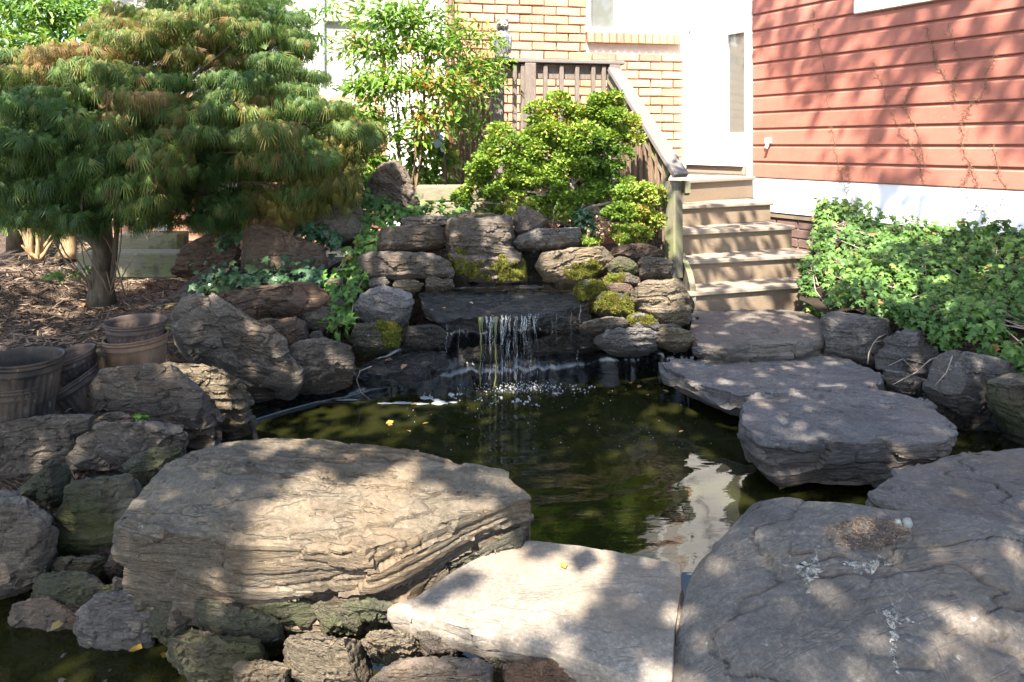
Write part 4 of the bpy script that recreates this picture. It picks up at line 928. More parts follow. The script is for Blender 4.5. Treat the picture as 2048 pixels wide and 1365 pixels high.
E('R13', 'flat dark brown stone under the shrub next to the end post', [(1220, 507), (1231, 497), (1279, 489), (1314, 498), (1323, 510), (1314, 521), (1262, 521), (1224, 514)], 4.45, .08, .25, 'brown', e=.45)
E('R14', 'leaning moss clad stone at the right end of the waterfall lip', [(1150, 574), (1172, 562), (1204, 566), (1209, 587), (1177, 602), (1159, 604)], 4.1, .06, .15, 'green_grey', ledge=.01)
E('T1', 'thin purple capstone left of the tall centre block', [(800, 444), (817, 438), (854, 436), (893, 437), (900, 445), (888, 453), (854, 458), (815, 457)], 4.6, .1, .25, 'purple')
E('T2', 'thin tan capstone behind the tall centre block', [(900, 440), (920, 431), (985, 430), (1014, 438), (1000, 449), (930, 450)], 4.72, .1, .25, 'slate_tan')
E('L1', 'tall pointed standing stone beside the timbers and the maple', [(738, 362), (747, 342), (785, 323), (798, 325), (819, 359), (829, 386), (847, 430), (805, 434), (750, 404)], 5.0, .12, .2, 'slate', ledge=.012, e=.45, bed=(.5, .2, 1), res=1.2, name='standing_stone')
E('L2', 'large smooth purple grey boulder under the maple tips', [(562, 437), (590, 420), (640, 407), (680, 401), (725, 407), (743, 425), (749, 455), (742, 477), (715, 492), (680, 494), (640, 474), (598, 455)], 4.85, .16, .3, 'purple', ledge=.008, e=.5, cuts=15, cutk=.76, res=1.2, name='boulder')
E('L3', 'reddish brown blocky boulder between two strands of ivy', [(464, 532), (477, 499), (488, 465), (513, 456), (561, 461), (608, 474), (660, 489), (667, 506), (651, 538), (608, 556), (561, 560), (506, 554)], 4.5, .16, .3, 'brown', ledge=.014, e=.42, cuts=15, cutk=.76, res=1.2, name='boulder')
E('L4', 'long brown boulder lying above the leaning slab', [(400, 604), (440, 590), (513, 580), (581, 575), (632, 575), (662, 591), (663, 608), (610, 628), (549, 639), (513, 648), (470, 644), (436, 616)], 4.1, .14, .3, 'brown', ledge=.018, e=.5, res=1.2, name='boulder')
E('L5', 'large leaning grey slab with a rough layered face left of the pond', [(353, 636), (377, 610), (427, 603), (450, 620), (487, 638), (528, 666), (563, 687), (566, 708), (593, 742), (590, 764), (561, 779), (513, 776), (475, 768), (420, 737), (384, 710), (360, 675)], 3.5, .08, .2, 'slate', bed=(.1, -.75, .75), ledge=.012, terr=.010, tfreq=5, amp=.025, e=.34, tilt=.6, cuts=0, res=1.7, crack=.008)
E('L6', 'grey layered stone tucked under the long brown boulder', [(606, 630), (649, 613), (672, 620), (670, 650), (646, 664), (618, 660)], 4.08, .08, .2, 'slate', ledge=.035)
E('L7', 'square brown block beside the leaning slab', [(524, 668), (561, 646), (590, 635), (615, 645), (624, 673), (600, 698), (567, 703), (543, 690)], 3.9, .12, .2, 'brown', ledge=.01, e=.4, cuts=15, cutk=.76)
E('L7b', 'small tan stone on top of the leaning slab edge', [(503, 650), (533, 640), (561, 643), (549, 657), (513, 659)], 3.95, .06, .12, 'slate_tan')
E('L7c', 'little rounded stone beside the square brown block', [(616, 680), (625, 667), (640, 665), (648, 678), (639, 688), (622, 689)], 3.92, .06, .1, 'slate')
E('L8', 'flat brown topped stone overhanging the pond left of the falls', [(567, 710), (600, 696), (646, 685), (697, 703), (710, 717), (710, 741), (666, 756), (633, 764), (600, 771), (576, 767)], 3.6, .12, .3, 'slate', ledge=.03, e=.45, tilt=.5, res=1.2)
E('L10', 'small stone among ivy above the wet blue sheened one', [(664, 605), (680, 599), (695, 608), (690, 618), (666, 618)], 4.12, .05, .15, 'slate_grey')
E('L10b', 'small grey stone half under ivy right of the long brown boulder', [(652, 566), (668, 559), (687, 564), (690, 577), (658, 579)], 4.22, .06, .15, 'slate')
E('L11', 'dim rounded boulder in the shade behind the leaning slab', [(350, 594), (384, 560), (425, 539), (460, 534), (468, 552), (420, 585), (376, 606)], 4.4, .14, .25, 'slate', e=.6, name='boulder')
E('L12', 'dark boulder deep under the maple', [(350, 545), (365, 500), (420, 470), (480, 480), (470, 530), (430, 545)], 4.85, .14, .3, 'brown', e=.6, name='boulder')
E('L13', 'dark wet filler stone under the flat brown topped stone', [(520, 790), (560, 775), (640, 765), (715, 750), (720, 775), (640, 800), (560, 818)], 3.86, .06, .2, 'wet_dark')
# left foreground
E('LF2', 'rugged tan stone reaching out over the water on the left', [(300, 742), (345, 728), (400, 736), (445, 750), (473, 768), (480, 780), (503, 793), (515, 812), (503, 837), (462, 853), (428, 856), (390, 810), (330, 775)], 3.05, .12, .3, 'slate_tan', ledge=.035, e=.42, tilt=.5, res=1.4, terr=.006)
E('LF1', 'big rounded brown boulder with white flecks carrying the two nested pots', [(180, 800), (208, 766), (258, 752), (312, 748), (352, 758), (388, 790), (423, 815), (442, 835), (446, 872), (428, 893), (385, 896), (340, 885), (280, 865), (215, 860), (186, 842)], 2.86, .16, .35, 'slate', e=.55, tilt=.7, res=1.5, ledge=.012, crack=.006, terr=.004, name='boulder')
E('LF3', 'flat brown stone with a pale lichen patch under the front pots', [(-60, 868), (0, 858), (60, 848), (120, 836), (172, 831), (192, 845), (190, 862), (152, 892), (142, 922), (110, 935), (42, 980), (-60, 985)], 2.6, .14, .35, 'slate', e=.45, tilt=.6, res=1.3)
E('LF4', 'slanted greenish brown stone right of the lichen stone', [(138, 920), (164, 883), (207, 860), (290, 856), (364, 872), (396, 895), (362, 902), (315, 912), (267, 928), (250, 949), (199, 957), (146, 949)], 2.55, .1, .3, 'slate', e=.5, tilt=.6, bed=(.2, -.4, 1), res=1.2)
E('LF4b', 'low dark stone with the small green plant on it', [(186, 852), (213, 833), (245, 830), (278, 848), (262, 862), (198, 864)], 2.7, .08, .2, 'slate')
E('LF5', 'small pale faceted stone perched at the left', [(28, 982), (53, 961), (94, 927), (125, 931), (144, 949), (138, 974), (117, 1005), (99, 1010), (74, 992), (41, 997)], 2.35, .08, .15, 'green_grey', e=.42, cuts=15, cutk=.76)
E('LF6', 'greenish stone pressed against the upper left of the huge tan boulder', [(246, 937), (268, 915), (306, 902), (366, 900), (335, 928), (318, 953), (288, 989), (255, 963)], 2.36, .09, .2, 'green_grey', e=.5)
E('LF7', 'wedge shaped grey stone left of the huge tan boulder', [(110, 1083), (122, 1032), (143, 970), (199, 960), (250, 954), (289, 986), (260, 1025), (247, 1063), (238, 1100), (182, 1110), (118, 1105)], 2.18, .12, .25, 'green_grey', e=.42, cuts=15, cutk=.76, tilt=.4, res=1.3)
E('LF8', 'dark smooth boulder cut by the left edge of the photo', [(-60, 980), (33, 992), (77, 1032), (108, 1065), (106, 1098), (77, 1154), (0, 1185), (-60, 1190)], 2.05, .12, .3, 'slate', e=.5, name='boulder', ledge=.008, res=1.2)
E('LF9', 'flat green tinged stone low at the left under the wedge stone', [(85, 1140), (104, 1126), (199, 1121), (218, 1143), (197, 1158), (149, 1167), (102, 1159)], 2.1, .08, .25, 'green_grey')
E('LF9b', 'thin dark stone directly under the wedge stone', [(112, 1106), (180, 1100), (243, 1098), (230, 1121), (170, 1128), (112, 1124)], 2.2, .08, .25, 'slate')
E('LF10', 'mossy green stone near the water in the lower left', [(60, 1187), (74, 1164), (124, 1158), (174, 1171), (214, 1193), (210, 1207), (174, 1221), (124, 1233), (76, 1229)], 2.0, .1, .2, 'green_grey', tilt=.6)
E('LF11', 'dark flat pointed stone at the edge of the lower left water', [(154, 1244), (194, 1209), (232, 1193), (283, 1200), (309, 1240), (300, 1261), (265, 1279), (205, 1275), (163, 1257)], 1.86, .08, .2, 'slate_grey', tilt=.8)
E('LF12', 'small dark stone wedged behind the lower corner of the huge tan boulder', [(208, 1142), (224, 1112), (246, 1110), (250, 1152), (224, 1155)], 2.1, .06, .15, 'slate')
E('U1', 'dark green stone beneath the left end of the huge tan boulder', [(300, 1245), (313, 1212), (399, 1212), (405, 1245), (372, 1271), (329, 1275)], 1.78, .08, .2, 'green_grey')
E('U2', 'rounded green brown stone under the middle of the huge tan boulder', [(398, 1212), (476, 1216), (562, 1253), (558, 1279), (509, 1298), (466, 1296), (406, 1262)], 1.72, .1, .25, 'green_grey', e=.6)
E('U3', 'yellowish flat stone directly under the huge tan boulder', [(468, 1210), (560, 1206), (625, 1208), (638, 1243), (615, 1262), (573, 1263), (510, 1242)], 1.74, .07, .25, 'green_grey', ledge=.03)
E('U4', 'long low stone with a white mark in the shallow water', [(331, 1280), (389, 1270), (476, 1286), (541, 1296), (533, 1328), (476, 1338), (389, 1338), (356, 1311)], 1.66, .1, .2, 'green_grey', e=.55, tilt=.5)
E('U5', 'wide pale green stone at the bottom edge below the boulder', [(562, 1324), (577, 1276), (642, 1266), (650, 1282), (720, 1291), (746, 1326), (724, 1372), (621, 1366)], 1.6, .1, .25, 'slate_tan', e=.42, cuts=15, cutk=.76)
E('U6', 'brown stone tucked behind the wide pale green one', [(630, 1214), (704, 1218), (728, 1243), (728, 1270), (656, 1272)], 1.68, .07, .2, 'green_grey')
E('U7', 'bright sunlit yellow green stone below the tip of the flat slab', [(722, 1288), (752, 1266), (820, 1274), (847, 1301), (810, 1316), (748, 1308)], 1.6, .07, .15, 'slate_tan', e=.55)
E('U8', 'broad brown stone at the bottom edge under the flat slab', [(748, 1376), (801, 1326), (878, 1332), (948, 1332), (995, 1374), (900, 1410), (800, 1410)], 1.5, .1, .25, 'slate', e=.45)
E('U9', 'dark pointed stone in the gap under the flat slab', [(832, 1266), (924, 1296), (903, 1320), (855, 1320)], 1.6, .06, .2, 'slate')
E('U10', 'small round dark stone deep under the flat slab', [(962, 1313), (1021, 1320), (1017, 1345), (983, 1346)], 1.56, .05, .15, 'green_grey', e=.7)
E('U11', 'brown angular stone under the flat slab near the bottom edge', [(1012, 1332), (1080, 1322), (1164, 1345), (1164, 1395), (1012, 1395)], 1.5, .06, .2, 'brown')
E('U12', 'row end ledge stone between the huge boulder and the flat slab', [(684, 1217), (740, 1202), (795, 1213), (806, 1237), (750, 1250), (700, 1238)], 1.68, .06, .2, 'green_grey', ledge=.04)
E('U15', 'flat dark slab stone low in the lower left water', [(20, 1225), (80, 1205), (150, 1222), (160, 1252), (90, 1268), (25, 1256)], 1.98, .06, .2, 'slate', tilt=.8)
E('U16', 'small green tinged stone between the mossy stone and the dark flat one', [(200, 1180), (240, 1172), (262, 1190), (240, 1206), (205, 1203)], 1.98, .06, .15, 'green_grey')
E('U17', 'low brown stone half under the wide pale green one', [(470, 1340), (540, 1325), (575, 1345), (560, 1385), (480, 1385)], 1.6, .06, .2, 'slate_tan', tilt=.6)
E('U13', 'low dark stone in the lower left water gap', [(232, 1160), (300, 1180), (330, 1212), (290, 1226), (240, 1200)], 1.95, .06, .2, 'slate')
E('U14', 'thin layered stone under the right foot of the huge tan boulder', [(800, 1200), (840, 1165), (930, 1118), (1000, 1085), (1040, 1062), (1050, 1090), (960, 1130), (870, 1190), (830, 1210)], 1.86, .05, .2, 'green_grey', ledge=.04)
# right bank
E('B1', 'large dark square boulder right of the landing stone', [(1645, 653), (1651, 634), (1688, 626), (1773, 643), (1779, 658), (1761, 695), (1755, 722), (1758, 740), (1714, 722), (1651, 708)], 3.95, .12, .3, 'slate_grey', e=.42, ledge=.015, res=1.2, name='boulder')
E('B2', 'grey notched boulder in the right bank beneath the ivy', [(1752, 711), (1774, 678), (1820, 655), (1866, 659), (1874, 693), (1867, 722), (1853, 762), (1831, 764), (1790, 743), (1760, 732)], 3.75, .12, .3, 'slate_grey', e=.45, cuts=15, cutk=.76, name='boulder', res=1.2)
E('B3', 'angular blue grey boulder jutting over the right channel', [(1855, 766), (1870, 730), (1901, 710), (1952, 714), (1996, 729), (2048, 744), (2044, 761), (1988, 790), (1972, 810), (1923, 830), (1899, 824), (1873, 801)], 3.3, .14, .3, 'slate_grey', e=.45, cuts=15, cutk=.76, name='boulder', res=1.3, ledge=.01)
E('B4', 'faceted boulder at the right edge beside the channel', [(1978, 766), (1994, 756), (2048, 752), (2120, 770), (2120, 900), (2048, 884), (2012, 857), (1979, 827)], 3.0, .12, .3, 'green_grey', e=.45, cuts=15, cutk=.76, name='boulder', res=1.2)
E('B7', 'broad boulder past the right edge under the ivy', [(2125, 790), (2180, 770), (2260, 790), (2290, 850), (2260, 920), (2170, 930), (2120, 880)], 2.75, .12, .3, 'slate_grey', name='boulder')
E('B5', 'thin layered stones shelf under the notched boulder', [(1766, 742), (1813, 750), (1854, 766), (1846, 788), (1806, 786), (1772, 772)], 3.52, .08, .2, 'slate_grey', ledge=.06)
E('B6', 'dark low stone at the water below the angular boulder', [(1850, 800), (1900, 820), (1975, 835), (2020, 870), (1960, 872), (1890, 850)], 3.35, .05, .2, 'wet_dark')
# submerged stone that glows in the sun
slab('SUB', 'yellow green stone glowing under the pond surface', [Vector((x, y, -.10)) for x, y in ((.68, 2.95), (.85, 3.02), (1.02, 2.95), (1.05, 2.78), (.9, 2.7), (.72, 2.76))], .2, .03, 'slate_tan', res=.35, name='rock')

# moss
moss_on('W1', 918, 540, 4.35, (.14, .2, .09), 4500); moss_on('W1', 1020, 548, 4.35, (.12, .2, .10), 4500); moss_on('W1', 965, 556, 4.35, (.14, .2, .04), 2500)
moss_on('W7', 785, 668, 3.9, (.075, .15, .10), 4500); moss_on('R6', 1230, 612, 4.0, (.16, .2, .075), 6500); moss_on('R9', 1290, 640, 3.95, (.085, .1, .03), 2200)
moss_on('R14', 1178, 584, 4.06, (.12, .15, .10), 5500); moss_on('R1', 1168, 545, 4.22, (.11, .15, .06), 4000); moss_on('R1', 1190, 560, 4.22, (.06, .15, .06), 1500); moss_on('R4b', 1225, 556, 4.18, (.08, .12, .03), 1500)

# water strands, algae, foam --------------------------------------------------
fall = empty('waterfall', 'thin white strands of water falling from the wet lip into the pond', 'waterfall', P(1020, 770, 3.94))
def strand(px, y0, y1, w, mat='strand', Y0=3.93, name='strand'):
    m = MB(); n = 26; ph = random.random() * 9; pts = []; rs = []
    for i in range(n):
        t = i / (n - 1); Y = Y0 - .03 * t ** .7
        p = P(px, y0 + (y1 - y0) * t, Y); p.x += .004 * math.sin(9 * t + ph) + .0025 * math.sin(31 * t + ph * 3); pts.append(p)
        rs.append(max(.0006, w * (.55 + .6 * abs(math.sin(7 * t + ph * 2)) * (.6 + .5 * random.random())) * (1 - .25 * t)))
    m.tube(pts, rs, 7); m.build(name, M[mat], fall, True)
for px in np.linspace(968, 1074, 23):
    strand(px + random.uniform(-3, 3), 633 - (px - 968) * .06, random.choice((762, 768, 772, 775, 740)), random.uniform(.0013, .0036))
for px in (985, 1006, 1030, 1052): strand(px, 636, 690, .0045)
for px, a, b in ((893, 650, 728), (918, 655, 715), (1105, 626, 668), (1112, 626, 690), (1142, 622, 680), (1160, 610, 660), (806, 745, 800), (823, 745, 800), (776, 750, 795), (1155, 700, 742), (1062, 700, 752), (850, 735, 770)): strand(px, a, b, .0016, Y0=3.9)
for k in range(11):
    px = 972 + k * 9.8 + random.uniform(-3, 3); w = random.uniform(.004, .010); y1 = random.uniform(665, 765); V_, F_ = [], []
    for i in range(18):
        t = i / 17; c = P(px + 1.5 * math.sin(5 * t + k), 633 + (y1 - 633) * t, 3.935 - .03 * t ** .7 - .004 * (k % 3)); ww = w * (1 - .55 * t) * (.8 + .3 * math.sin(11 * t + k * 2)); V_ += [c - Vector((ww, 0, 0)), c + Vector((0, -.003, 0)), c + Vector((ww, 0, 0))]
    for i in range(17): F_ += [(3 * i, 3 * i + 1, 3 * i + 4, 3 * i + 3), (3 * i + 1, 3 * i + 2, 3 * i + 5, 3 * i + 4)]
    wobj('veil', V_, F_, M['strand'], fall, True)
strand(961, 636, 775, .0062, 'algae', 3.93, 'algae_strand'); strand(991, 636, 778, .0058, 'algae', 3.92, 'algae_strand')
for px in (961, 991):
    m = MB(); m.tube([P(px, 634, 3.94), P(px, 648, 3.935), P(px, 665, 3.93)], [.018, .012, .005], 8); m.build('algae_strand', M['algae'], fall, True)
def ico(r, c, seg=7):
    m = MB(); prof = [(max(.001, r * math.sin(a)), -r * math.cos(a)) for a in np.linspace(0.02, math.pi - .02, seg)]
    m.lathe(prof, 9, Matrix.Translation(c)); return m.v, m.f
fb = MB()
for _ in range(330):
    a = random.gauss(0, 1); px = 1035 + 48 * random.gauss(0, 1); py = 777 + 6 * random.gauss(0, 1); p = PZ(px, py, 0); r = abs(random.gauss(0, .0018)) + .0012
    fb.add(*ico(r, p + Vector((0, 0, r * .2 + abs(random.gauss(0, .008))))))
o = fb.build('splash_foam', M['foam'], None, True); tag(o, 'white splash foam where the water lands', 'foam', kind='stuff')
fb = MB()
for px, py, r in [(905, 792, .02), (1003, 795, .013), (1030, 801, .016), (1050, 806, .011), (917, 790, .012), (855, 791, .009), (916, 799, .008), (960, 800, .008), (1058, 797, .008), (1146, 773, .008), (1165, 780, .008), (1183, 775, .01), (1170, 784, .006), (1122, 785, .009), (1112, 790, .006), (1070, 812, .008), (985, 808, .006)]:
    for _ in range(5):
        p = PZ(px + random.gauss(0, 5), py + random.gauss(0, 2), 0); fb.add(*ico(r * random.uniform(.3, .7), p))
for _ in range(170):
    px, py = random.uniform(780, 1420), random.uniform(775, 900); p = PZ(px + random.gauss(0, 20), py, 0); r = random.choice((.001, .0014, .0018, .0028)); fb.add(*ico(r, p, 4))
o = fb.build('water_bubbles', M['foam'], None, True); tag(o, 'white bubbles and specks drifting on the dark water', 'bubbles', kind='stuff')
# pale floating foam rafts
fr = MB()
for px, py, w, h in [(770, 807, 16, 2), (805, 806, 22, 3), (838, 808, 20, 2), (880, 806, 18, 5), (905, 805, 14, 2), (855, 796, 16, 4), (872, 800, 10, 3), (690, 800, 30, 1.5)]:
    ring = []
    for k in range(14):
        a = 2 * math.pi * k / 14; q = random.uniform(.6, 1.1); ring.append(PZ(px + w * q * math.cos(a), py + h * q * math.sin(a), .003))
    c = PZ(px, py, .006); fr.add([*ring, c], [(14, k, (k + 1) % 14) for k in range(14)])
o = fr.build('foam_raft', M['foam'], None, True); tag(o, 'pale foam rafts floating left of the falls', 'foam', kind='stuff')

# droppings, pebble, dirt on the domed boulder ---------------------------------
def surf(key, px, py):
    o, v, f = rocks[key]; d = np.array([(px - CX) / F, 1, -(py - HY) / F]); d /= np.linalg.norm(d); c = v - np.array([0, 0, EYE])
    t = c @ d; off = np.linalg.norm(c - t[:, None] * d, axis=1); k = np.where(off < off.min() + .008)[0]; return Vector(v[k[np.argmin(t[k])]])
def splat(label, px, py, r, arms, key='F3'):
    m = MB(); R = random.Random(int(px))
    def blob(x, y, rr, asp=.55):
        n = 13; ph = R.random() * 9; ring = []
        for k in range(n):
            a = 2 * math.pi * k / n; q = rr * (.72 + .28 * math.sin(3 * a + ph) + .22 * R.random()); p = surf(key, x + q * math.cos(a), y - q * asp * math.sin(a)); ring.append(p + Vector((0, -.001, .003)))
        c = surf(key, x, y) + Vector((0, -.001, .005)); m.add([*ring, c], [(n, k, (k + 1) % n) for k in range(n)])
    blob(px, py, r); blob(px + r * .5, py + r * .2, r * .6); blob(px - r * .5, py - r * .1, r * .55)
    for aa, L in arms:
        t = r * .6
        while t < L:
            j = R.gauss(0, 2.5); x, y = px + t * math.cos(rad(aa)) + j, py - t * .75 * math.sin(rad(aa)) + R.gauss(0, 1.5); blob(x, y, max(1.6, r * .30 * (1.15 - t / L) + R.random() * 2.2), .8); t += R.uniform(3, 8) * (1 + t / L)
    for _ in range(14):
        a, q = R.uniform(0, 6.28), r * R.uniform(1.2, 3.2); blob(px + q * math.cos(a), py + q * .6 * math.sin(a), R.uniform(.8, 2.2))
    o = m.build('bird_dropping', M['dropping'], None, True); tag(o, label, 'bird dropping', None, 'stuff')
splat('star shaped white dropping near the middle of the domed boulder', 1622, 1136, 24, [(80, 62), (-100, 66), (35, 46), (160, 44), (-20, 36), (130, 34), (215, 40)])
splat('white dropping running down the front of the domed boulder', 1784, 1224, 20, [(-86, 150), (-20, 60), (160, 44), (75, 30), (-60, 40)])
splat('pale smear right of the star shaped dropping', 1730, 1128, 26, [(5, 60), (170, 46), (20, 50)])
c = surf('F3', 1808, 1044)
m = MB(); m.add(*ico(.012, c + Vector((.008, 0, .006)), 9)); m.add(*ico(.008, c + Vector((-.012, .004, .006)), 9)); v = np.array(m.v); v += .0015 * fbm(v * 160, 2, 3)[:, None]
tag(wobj('pebble', v, m.f, M['pebble'], None, True), 'small grey pebble on the hollow of the domed boulder', 'pebble')
mb = MB()
for _ in range(900):
    a, q = random.uniform(0, 6.28), math.sqrt(random.random()); p = surf('F3', 1740 + 88 * q * math.cos(a), 1062 + 34 * q * math.sin(a)) + Vector((0, 0, .002)); s = random.uniform(.002, .006)
    d = Vector((random.gauss(0, 1), random.gauss(0, 1), .2)).normalized() * s; e = Vector((-d.y, d.x, s * .3)) * .5; mb.add([p - d, p + e, p + d, p - e + Vector((0, 0, s * .4))], [(0, 1, 2, 3)])
o = mb.build('grit', M['chip'], None, False); a = o.data.attributes.new('var', 'FLOAT', 'FACE'); a.data.foreach_set('value', rng.uniform(.2, .85, len(o.data.polygons)).astype(np.float32)); tag(o, 'brown grit and crumbs in the hollow on the domed boulder', 'grit', kind='stuff')

# ---------------------------------------------------------------- plant pots
def pot(name, label, base, r_top, r_bot, h, mat, lean=(0, 0), rib=True, rz=0.0, smoothbody=False):
    e = empty(name, label, 'plant pot', base, 'empty nursery pots by the pond')
    R = Matrix.Rotation(rad(lean[0]), 4, 'Y') @ Matrix.Rotation(rad(lean[1]), 4, 'X') @ Matrix.Rotation(rz, 4, 'Z')
    T = Matrix.Translation(base) @ R
    rb = (lambda a, z: (.018 * max(-1, min(1, 3 * math.sin(30 * a))) if .03 * h < z < .66 * h else 0)) if rib else None
    n = 180 if rib else 72
    m = MB(); rr = lambda z: r_bot + (r_top - r_bot) * z / h
    prof = [(.001, .004), (r_bot * .9, .004), (r_bot, .012)] + [(rr(z), z) for z in np.linspace(.02, .70 * h, 9)] + [(rr(.72 * h) * 1.02, .72 * h), (rr(.745 * h) * 1.035, .745 * h), (rr(.77 * h) * 1.015, .77 * h), (rr(.86 * h) * 1.01, .86 * h)]
    m.lathe(prof, n, T, rb)
    pr2 = [(rr(.86 * h) * .985, .86 * h)] + [(rr(z) * .965, z) for z in np.linspace(.8 * h, .03 * h, 8)] + [(.001, .02)]
    m.lathe(pr2, n, T, rb); m.build('body', M[mat], e, True)
    m = MB(); R0 = rr(h)
    m.lathe([(rr(.86 * h) * .975, .855 * h), (rr(.86 * h) * 1.012, .855 * h), (R0 * 1.02, .88 * h), (R0 * 1.035, .90 * h), (R0 * 1.018, .92 * h), (R0 * 1.018, .95 * h), (R0 * 1.045, .965 * h), (R0 * 1.05, .99 * h), (R0 * 1.035, h * 1.01), (R0 * .99, h * 1.005), (R0 * .965, .97 * h), (R0 * .955, .9 * h), (rr(.86 * h) * .975, .855 * h)], 72, T)
    m.build('rim', M[mat], e, True); return e
pot('nursery_pot', 'lower ribbed black pot of the stack at the left edge', P(46, 842, 2.66), .115, .098, .155, 'pot_black')
pot('nursery_pot', 'upper ribbed black pot nested in the stack at the left edge', P(48, 803, 2.66), .128, .104, .175, 'pot_black', (1.5, 0))
pot('nursery_pot', 'smooth dusty brown pot on the boulder holding a darker pot', P(276, 742, 3.10), .128, .112, .160, 'pot_rust', (-3, 0), False)
pot('nursery_pot', 'dark pot nested in the dusty brown pot on the boulder', P(271, 705, 3.10), .124, .10, .145, 'pot_brown', (1, 0))
pot('nursery_pot', 'brown pot tipped over to the left, the lower of the leaning pair', P(170, 822, 2.93), .125, .10, .15, 'pot_brown', (-28, 8))
pot('nursery_pot', 'black ribbed pot tilted inside the leaning pair behind the front stack', P(150, 775, 2.98), .112, .09, .15, 'pot_brown', (-12, 6))
pot('nursery_pot', 'dark pot lying behind the leaning pair with only its rim showing', P(172, 780, 3.12), .10, .085, .13, 'pot_black', (14, 10))

# ---------------------------------------------------------------- owl decoy on the rail
owl = empty('owl_statue', 'grey owl decoy statue standing on the porch rail cap', 'owl statue', P(1005, 117, 5.93))
oc = Vector(owl.location)
def lat(prof, sx=1, sy=.85, loc=(0, 0, 0), n=28, bumpy=0):
    m = MB(); m.lathe(prof, n); v = np.array(m.v) * np.array([sx, sy, 1])
    if bumpy: v[:, :2] *= (1 + bumpy * np.abs(np.sin(v[:, 2:3] * 190 + 1.5 * np.abs(np.sin(np.arctan2(v[:, 1], v[:, 0]) * 6))[:, None])))
    return v + np.array(loc) + np.array(oc), m.f
g = G('owl_grey'); q = g.noise(g.map(None, (1, 1, 2)), 40, 5, .6); g.done(g.pbsdf(g.ramp(q, [(.35, (.05, .055, .07)), (.65, (.20, .21, .235))]), .6, g.bump(q, .4, .005), .4)); M['owl'] = g.m
g = G('owl_pale'); g.done(g.pbsdf((.36, .37, .39), .6)); M['owl_pale'] = g.m
v, f = lat([(.001, 0), (.045, .0), (.05, .012), (.056, .05), (.068, .11), (.072, .17), (.064, .215), (.046, .24), (.001, .245)], 1, .85, (0, 0, 0), 40, .035); wobj('body', v, f, M['owl'], owl)
v, f = lat([(.001, 0), (.04, .005), (.054, .03), (.056, .055), (.047, .085), (.028, .10), (.001, .105)], 1, .9, (0, -.01, .23), 32); wobj('head', v, f, M['owl'], owl)
for s in (-1, 1):
    v, f = lat([(.001, 0), (.012, .002), (.016, .03), (.004, .04)], 1, .8, (s * .036, -.005, .315), 10); wobj('ear_tuft', v, f, M['owl'], owl)
    m = MB(); T = Matrix.Translation(oc + Vector((s * .022, -.058, .288))) @ Matrix.Rotation(rad(90), 4, 'X'); m.lathe([(.024, -.008), (.024, .002), (.016, .006), (.013, .003)], 20, T); m.build('eye_ring', M['owl_pale'], owl, True)
    m = MB(); m.add(*ico(.011, oc + Vector((s * .022, -.062, .288)), 9)); m.build('eye', mat_plain('owl_eye', (.28, .2, .03), .2, .6) if s < 0 else bpy.data.materials['owl_eye'], owl, True)
    v, f = lat([(.001, 0), (.012, .01), (.026, .07), (.03, .13), (.02, .17), (.001, .185)], .55, 1.35, (s * .066, .0, .035), 16, .03); wobj('wing', v, f, M['owl'], owl)
m = MB(); m.tube([oc + Vector((0, -.062, .283)), oc + Vector((0, -.078, .27)), oc + Vector((0, -.073, .256))], [.009, .007, .002], 8); m.build('beak', M['iron'], owl, True)
v, f = lat([(.001, 0), (.055, 0), (.06, .012), (.05, .035), (.001, .036)], 1.05, .95, (0, 0, -.002), 24); wobj('base', v, f, M['owl'], owl)

# ---------------------------------------------------------------- hose, twigs, vines
m = MB(); m.tube([P(478, 838, 3.15), P(492, 838, 3.12), P(503, 850, 3.05), P(509, 868, 2.98), P(512, 885, 2.92)], .011, 10); tag(m.build('hose', M['pot_black'], None, True), 'short black hose bending into the water at the left of the pond', 'hose')
def twig(label, pts, r=.0035, mat='twig', br=()):
    m = MB(); pp_ = [P(*p) for p in pts]; m.tube(pp_, [r * (1 - .6 * i / (len(pp_) - 1)) for i in range(len(pp_))], 6)
    for b in br: q = [P(*p) for p in b]; m.tube(q, [r * .6, *[r * .3] * (len(q) - 1)], 5)
    tag(m.build('twig', M[mat], None, True), label, 'twig')
twig('curved brown twig hanging at the liner left of the falls', [(743, 733, 3.78), (720, 742, 3.74), (713, 760, 3.72), (722, 785, 3.74), (740, 800, 3.74)])
twig('bare pale stem bending through the ivy', [(1805, 500, 4.5), (1826, 540, 4.35), (1840, 570, 4.2), (1853, 605, 4.05), (1866, 632, 3.92), (1880, 641, 3.85), (1900, 636, 3.8)], .006, 'twig', [[(1846, 580, 4.2), (1853, 548, 4.2), (1850, 530, 4.2)]])
twig('thin dead twig standing in front of the dark square boulder', [(1735, 728, 3.8), (1738, 705, 3.8), (1748, 685, 3.8), (1760, 672, 3.8)], .004, 'twig', [[(1748, 685, 3.8), (1764, 682, 3.8)], [(1757, 676, 3.8), (1772, 668, 3.8)]])
twig('forked dead twigs below the ivy over the notched boulder', [(1905, 706, 3.5), (1860, 720, 3.46), (1832, 745, 3.4), (1785, 770, 3.36)], .004, 'twig', [[(1832, 745, 3.4), (1806, 718, 3.4), (1776, 732, 3.38)], [(1850, 728, 3.4), (1826, 722, 3.4), (1815, 718, 3.4)]])
twig('thin dead twig over the angular blue grey boulder', [(1905, 712, 3.2), (1893, 745, 3.15), (1870, 772, 3.12)], .003)
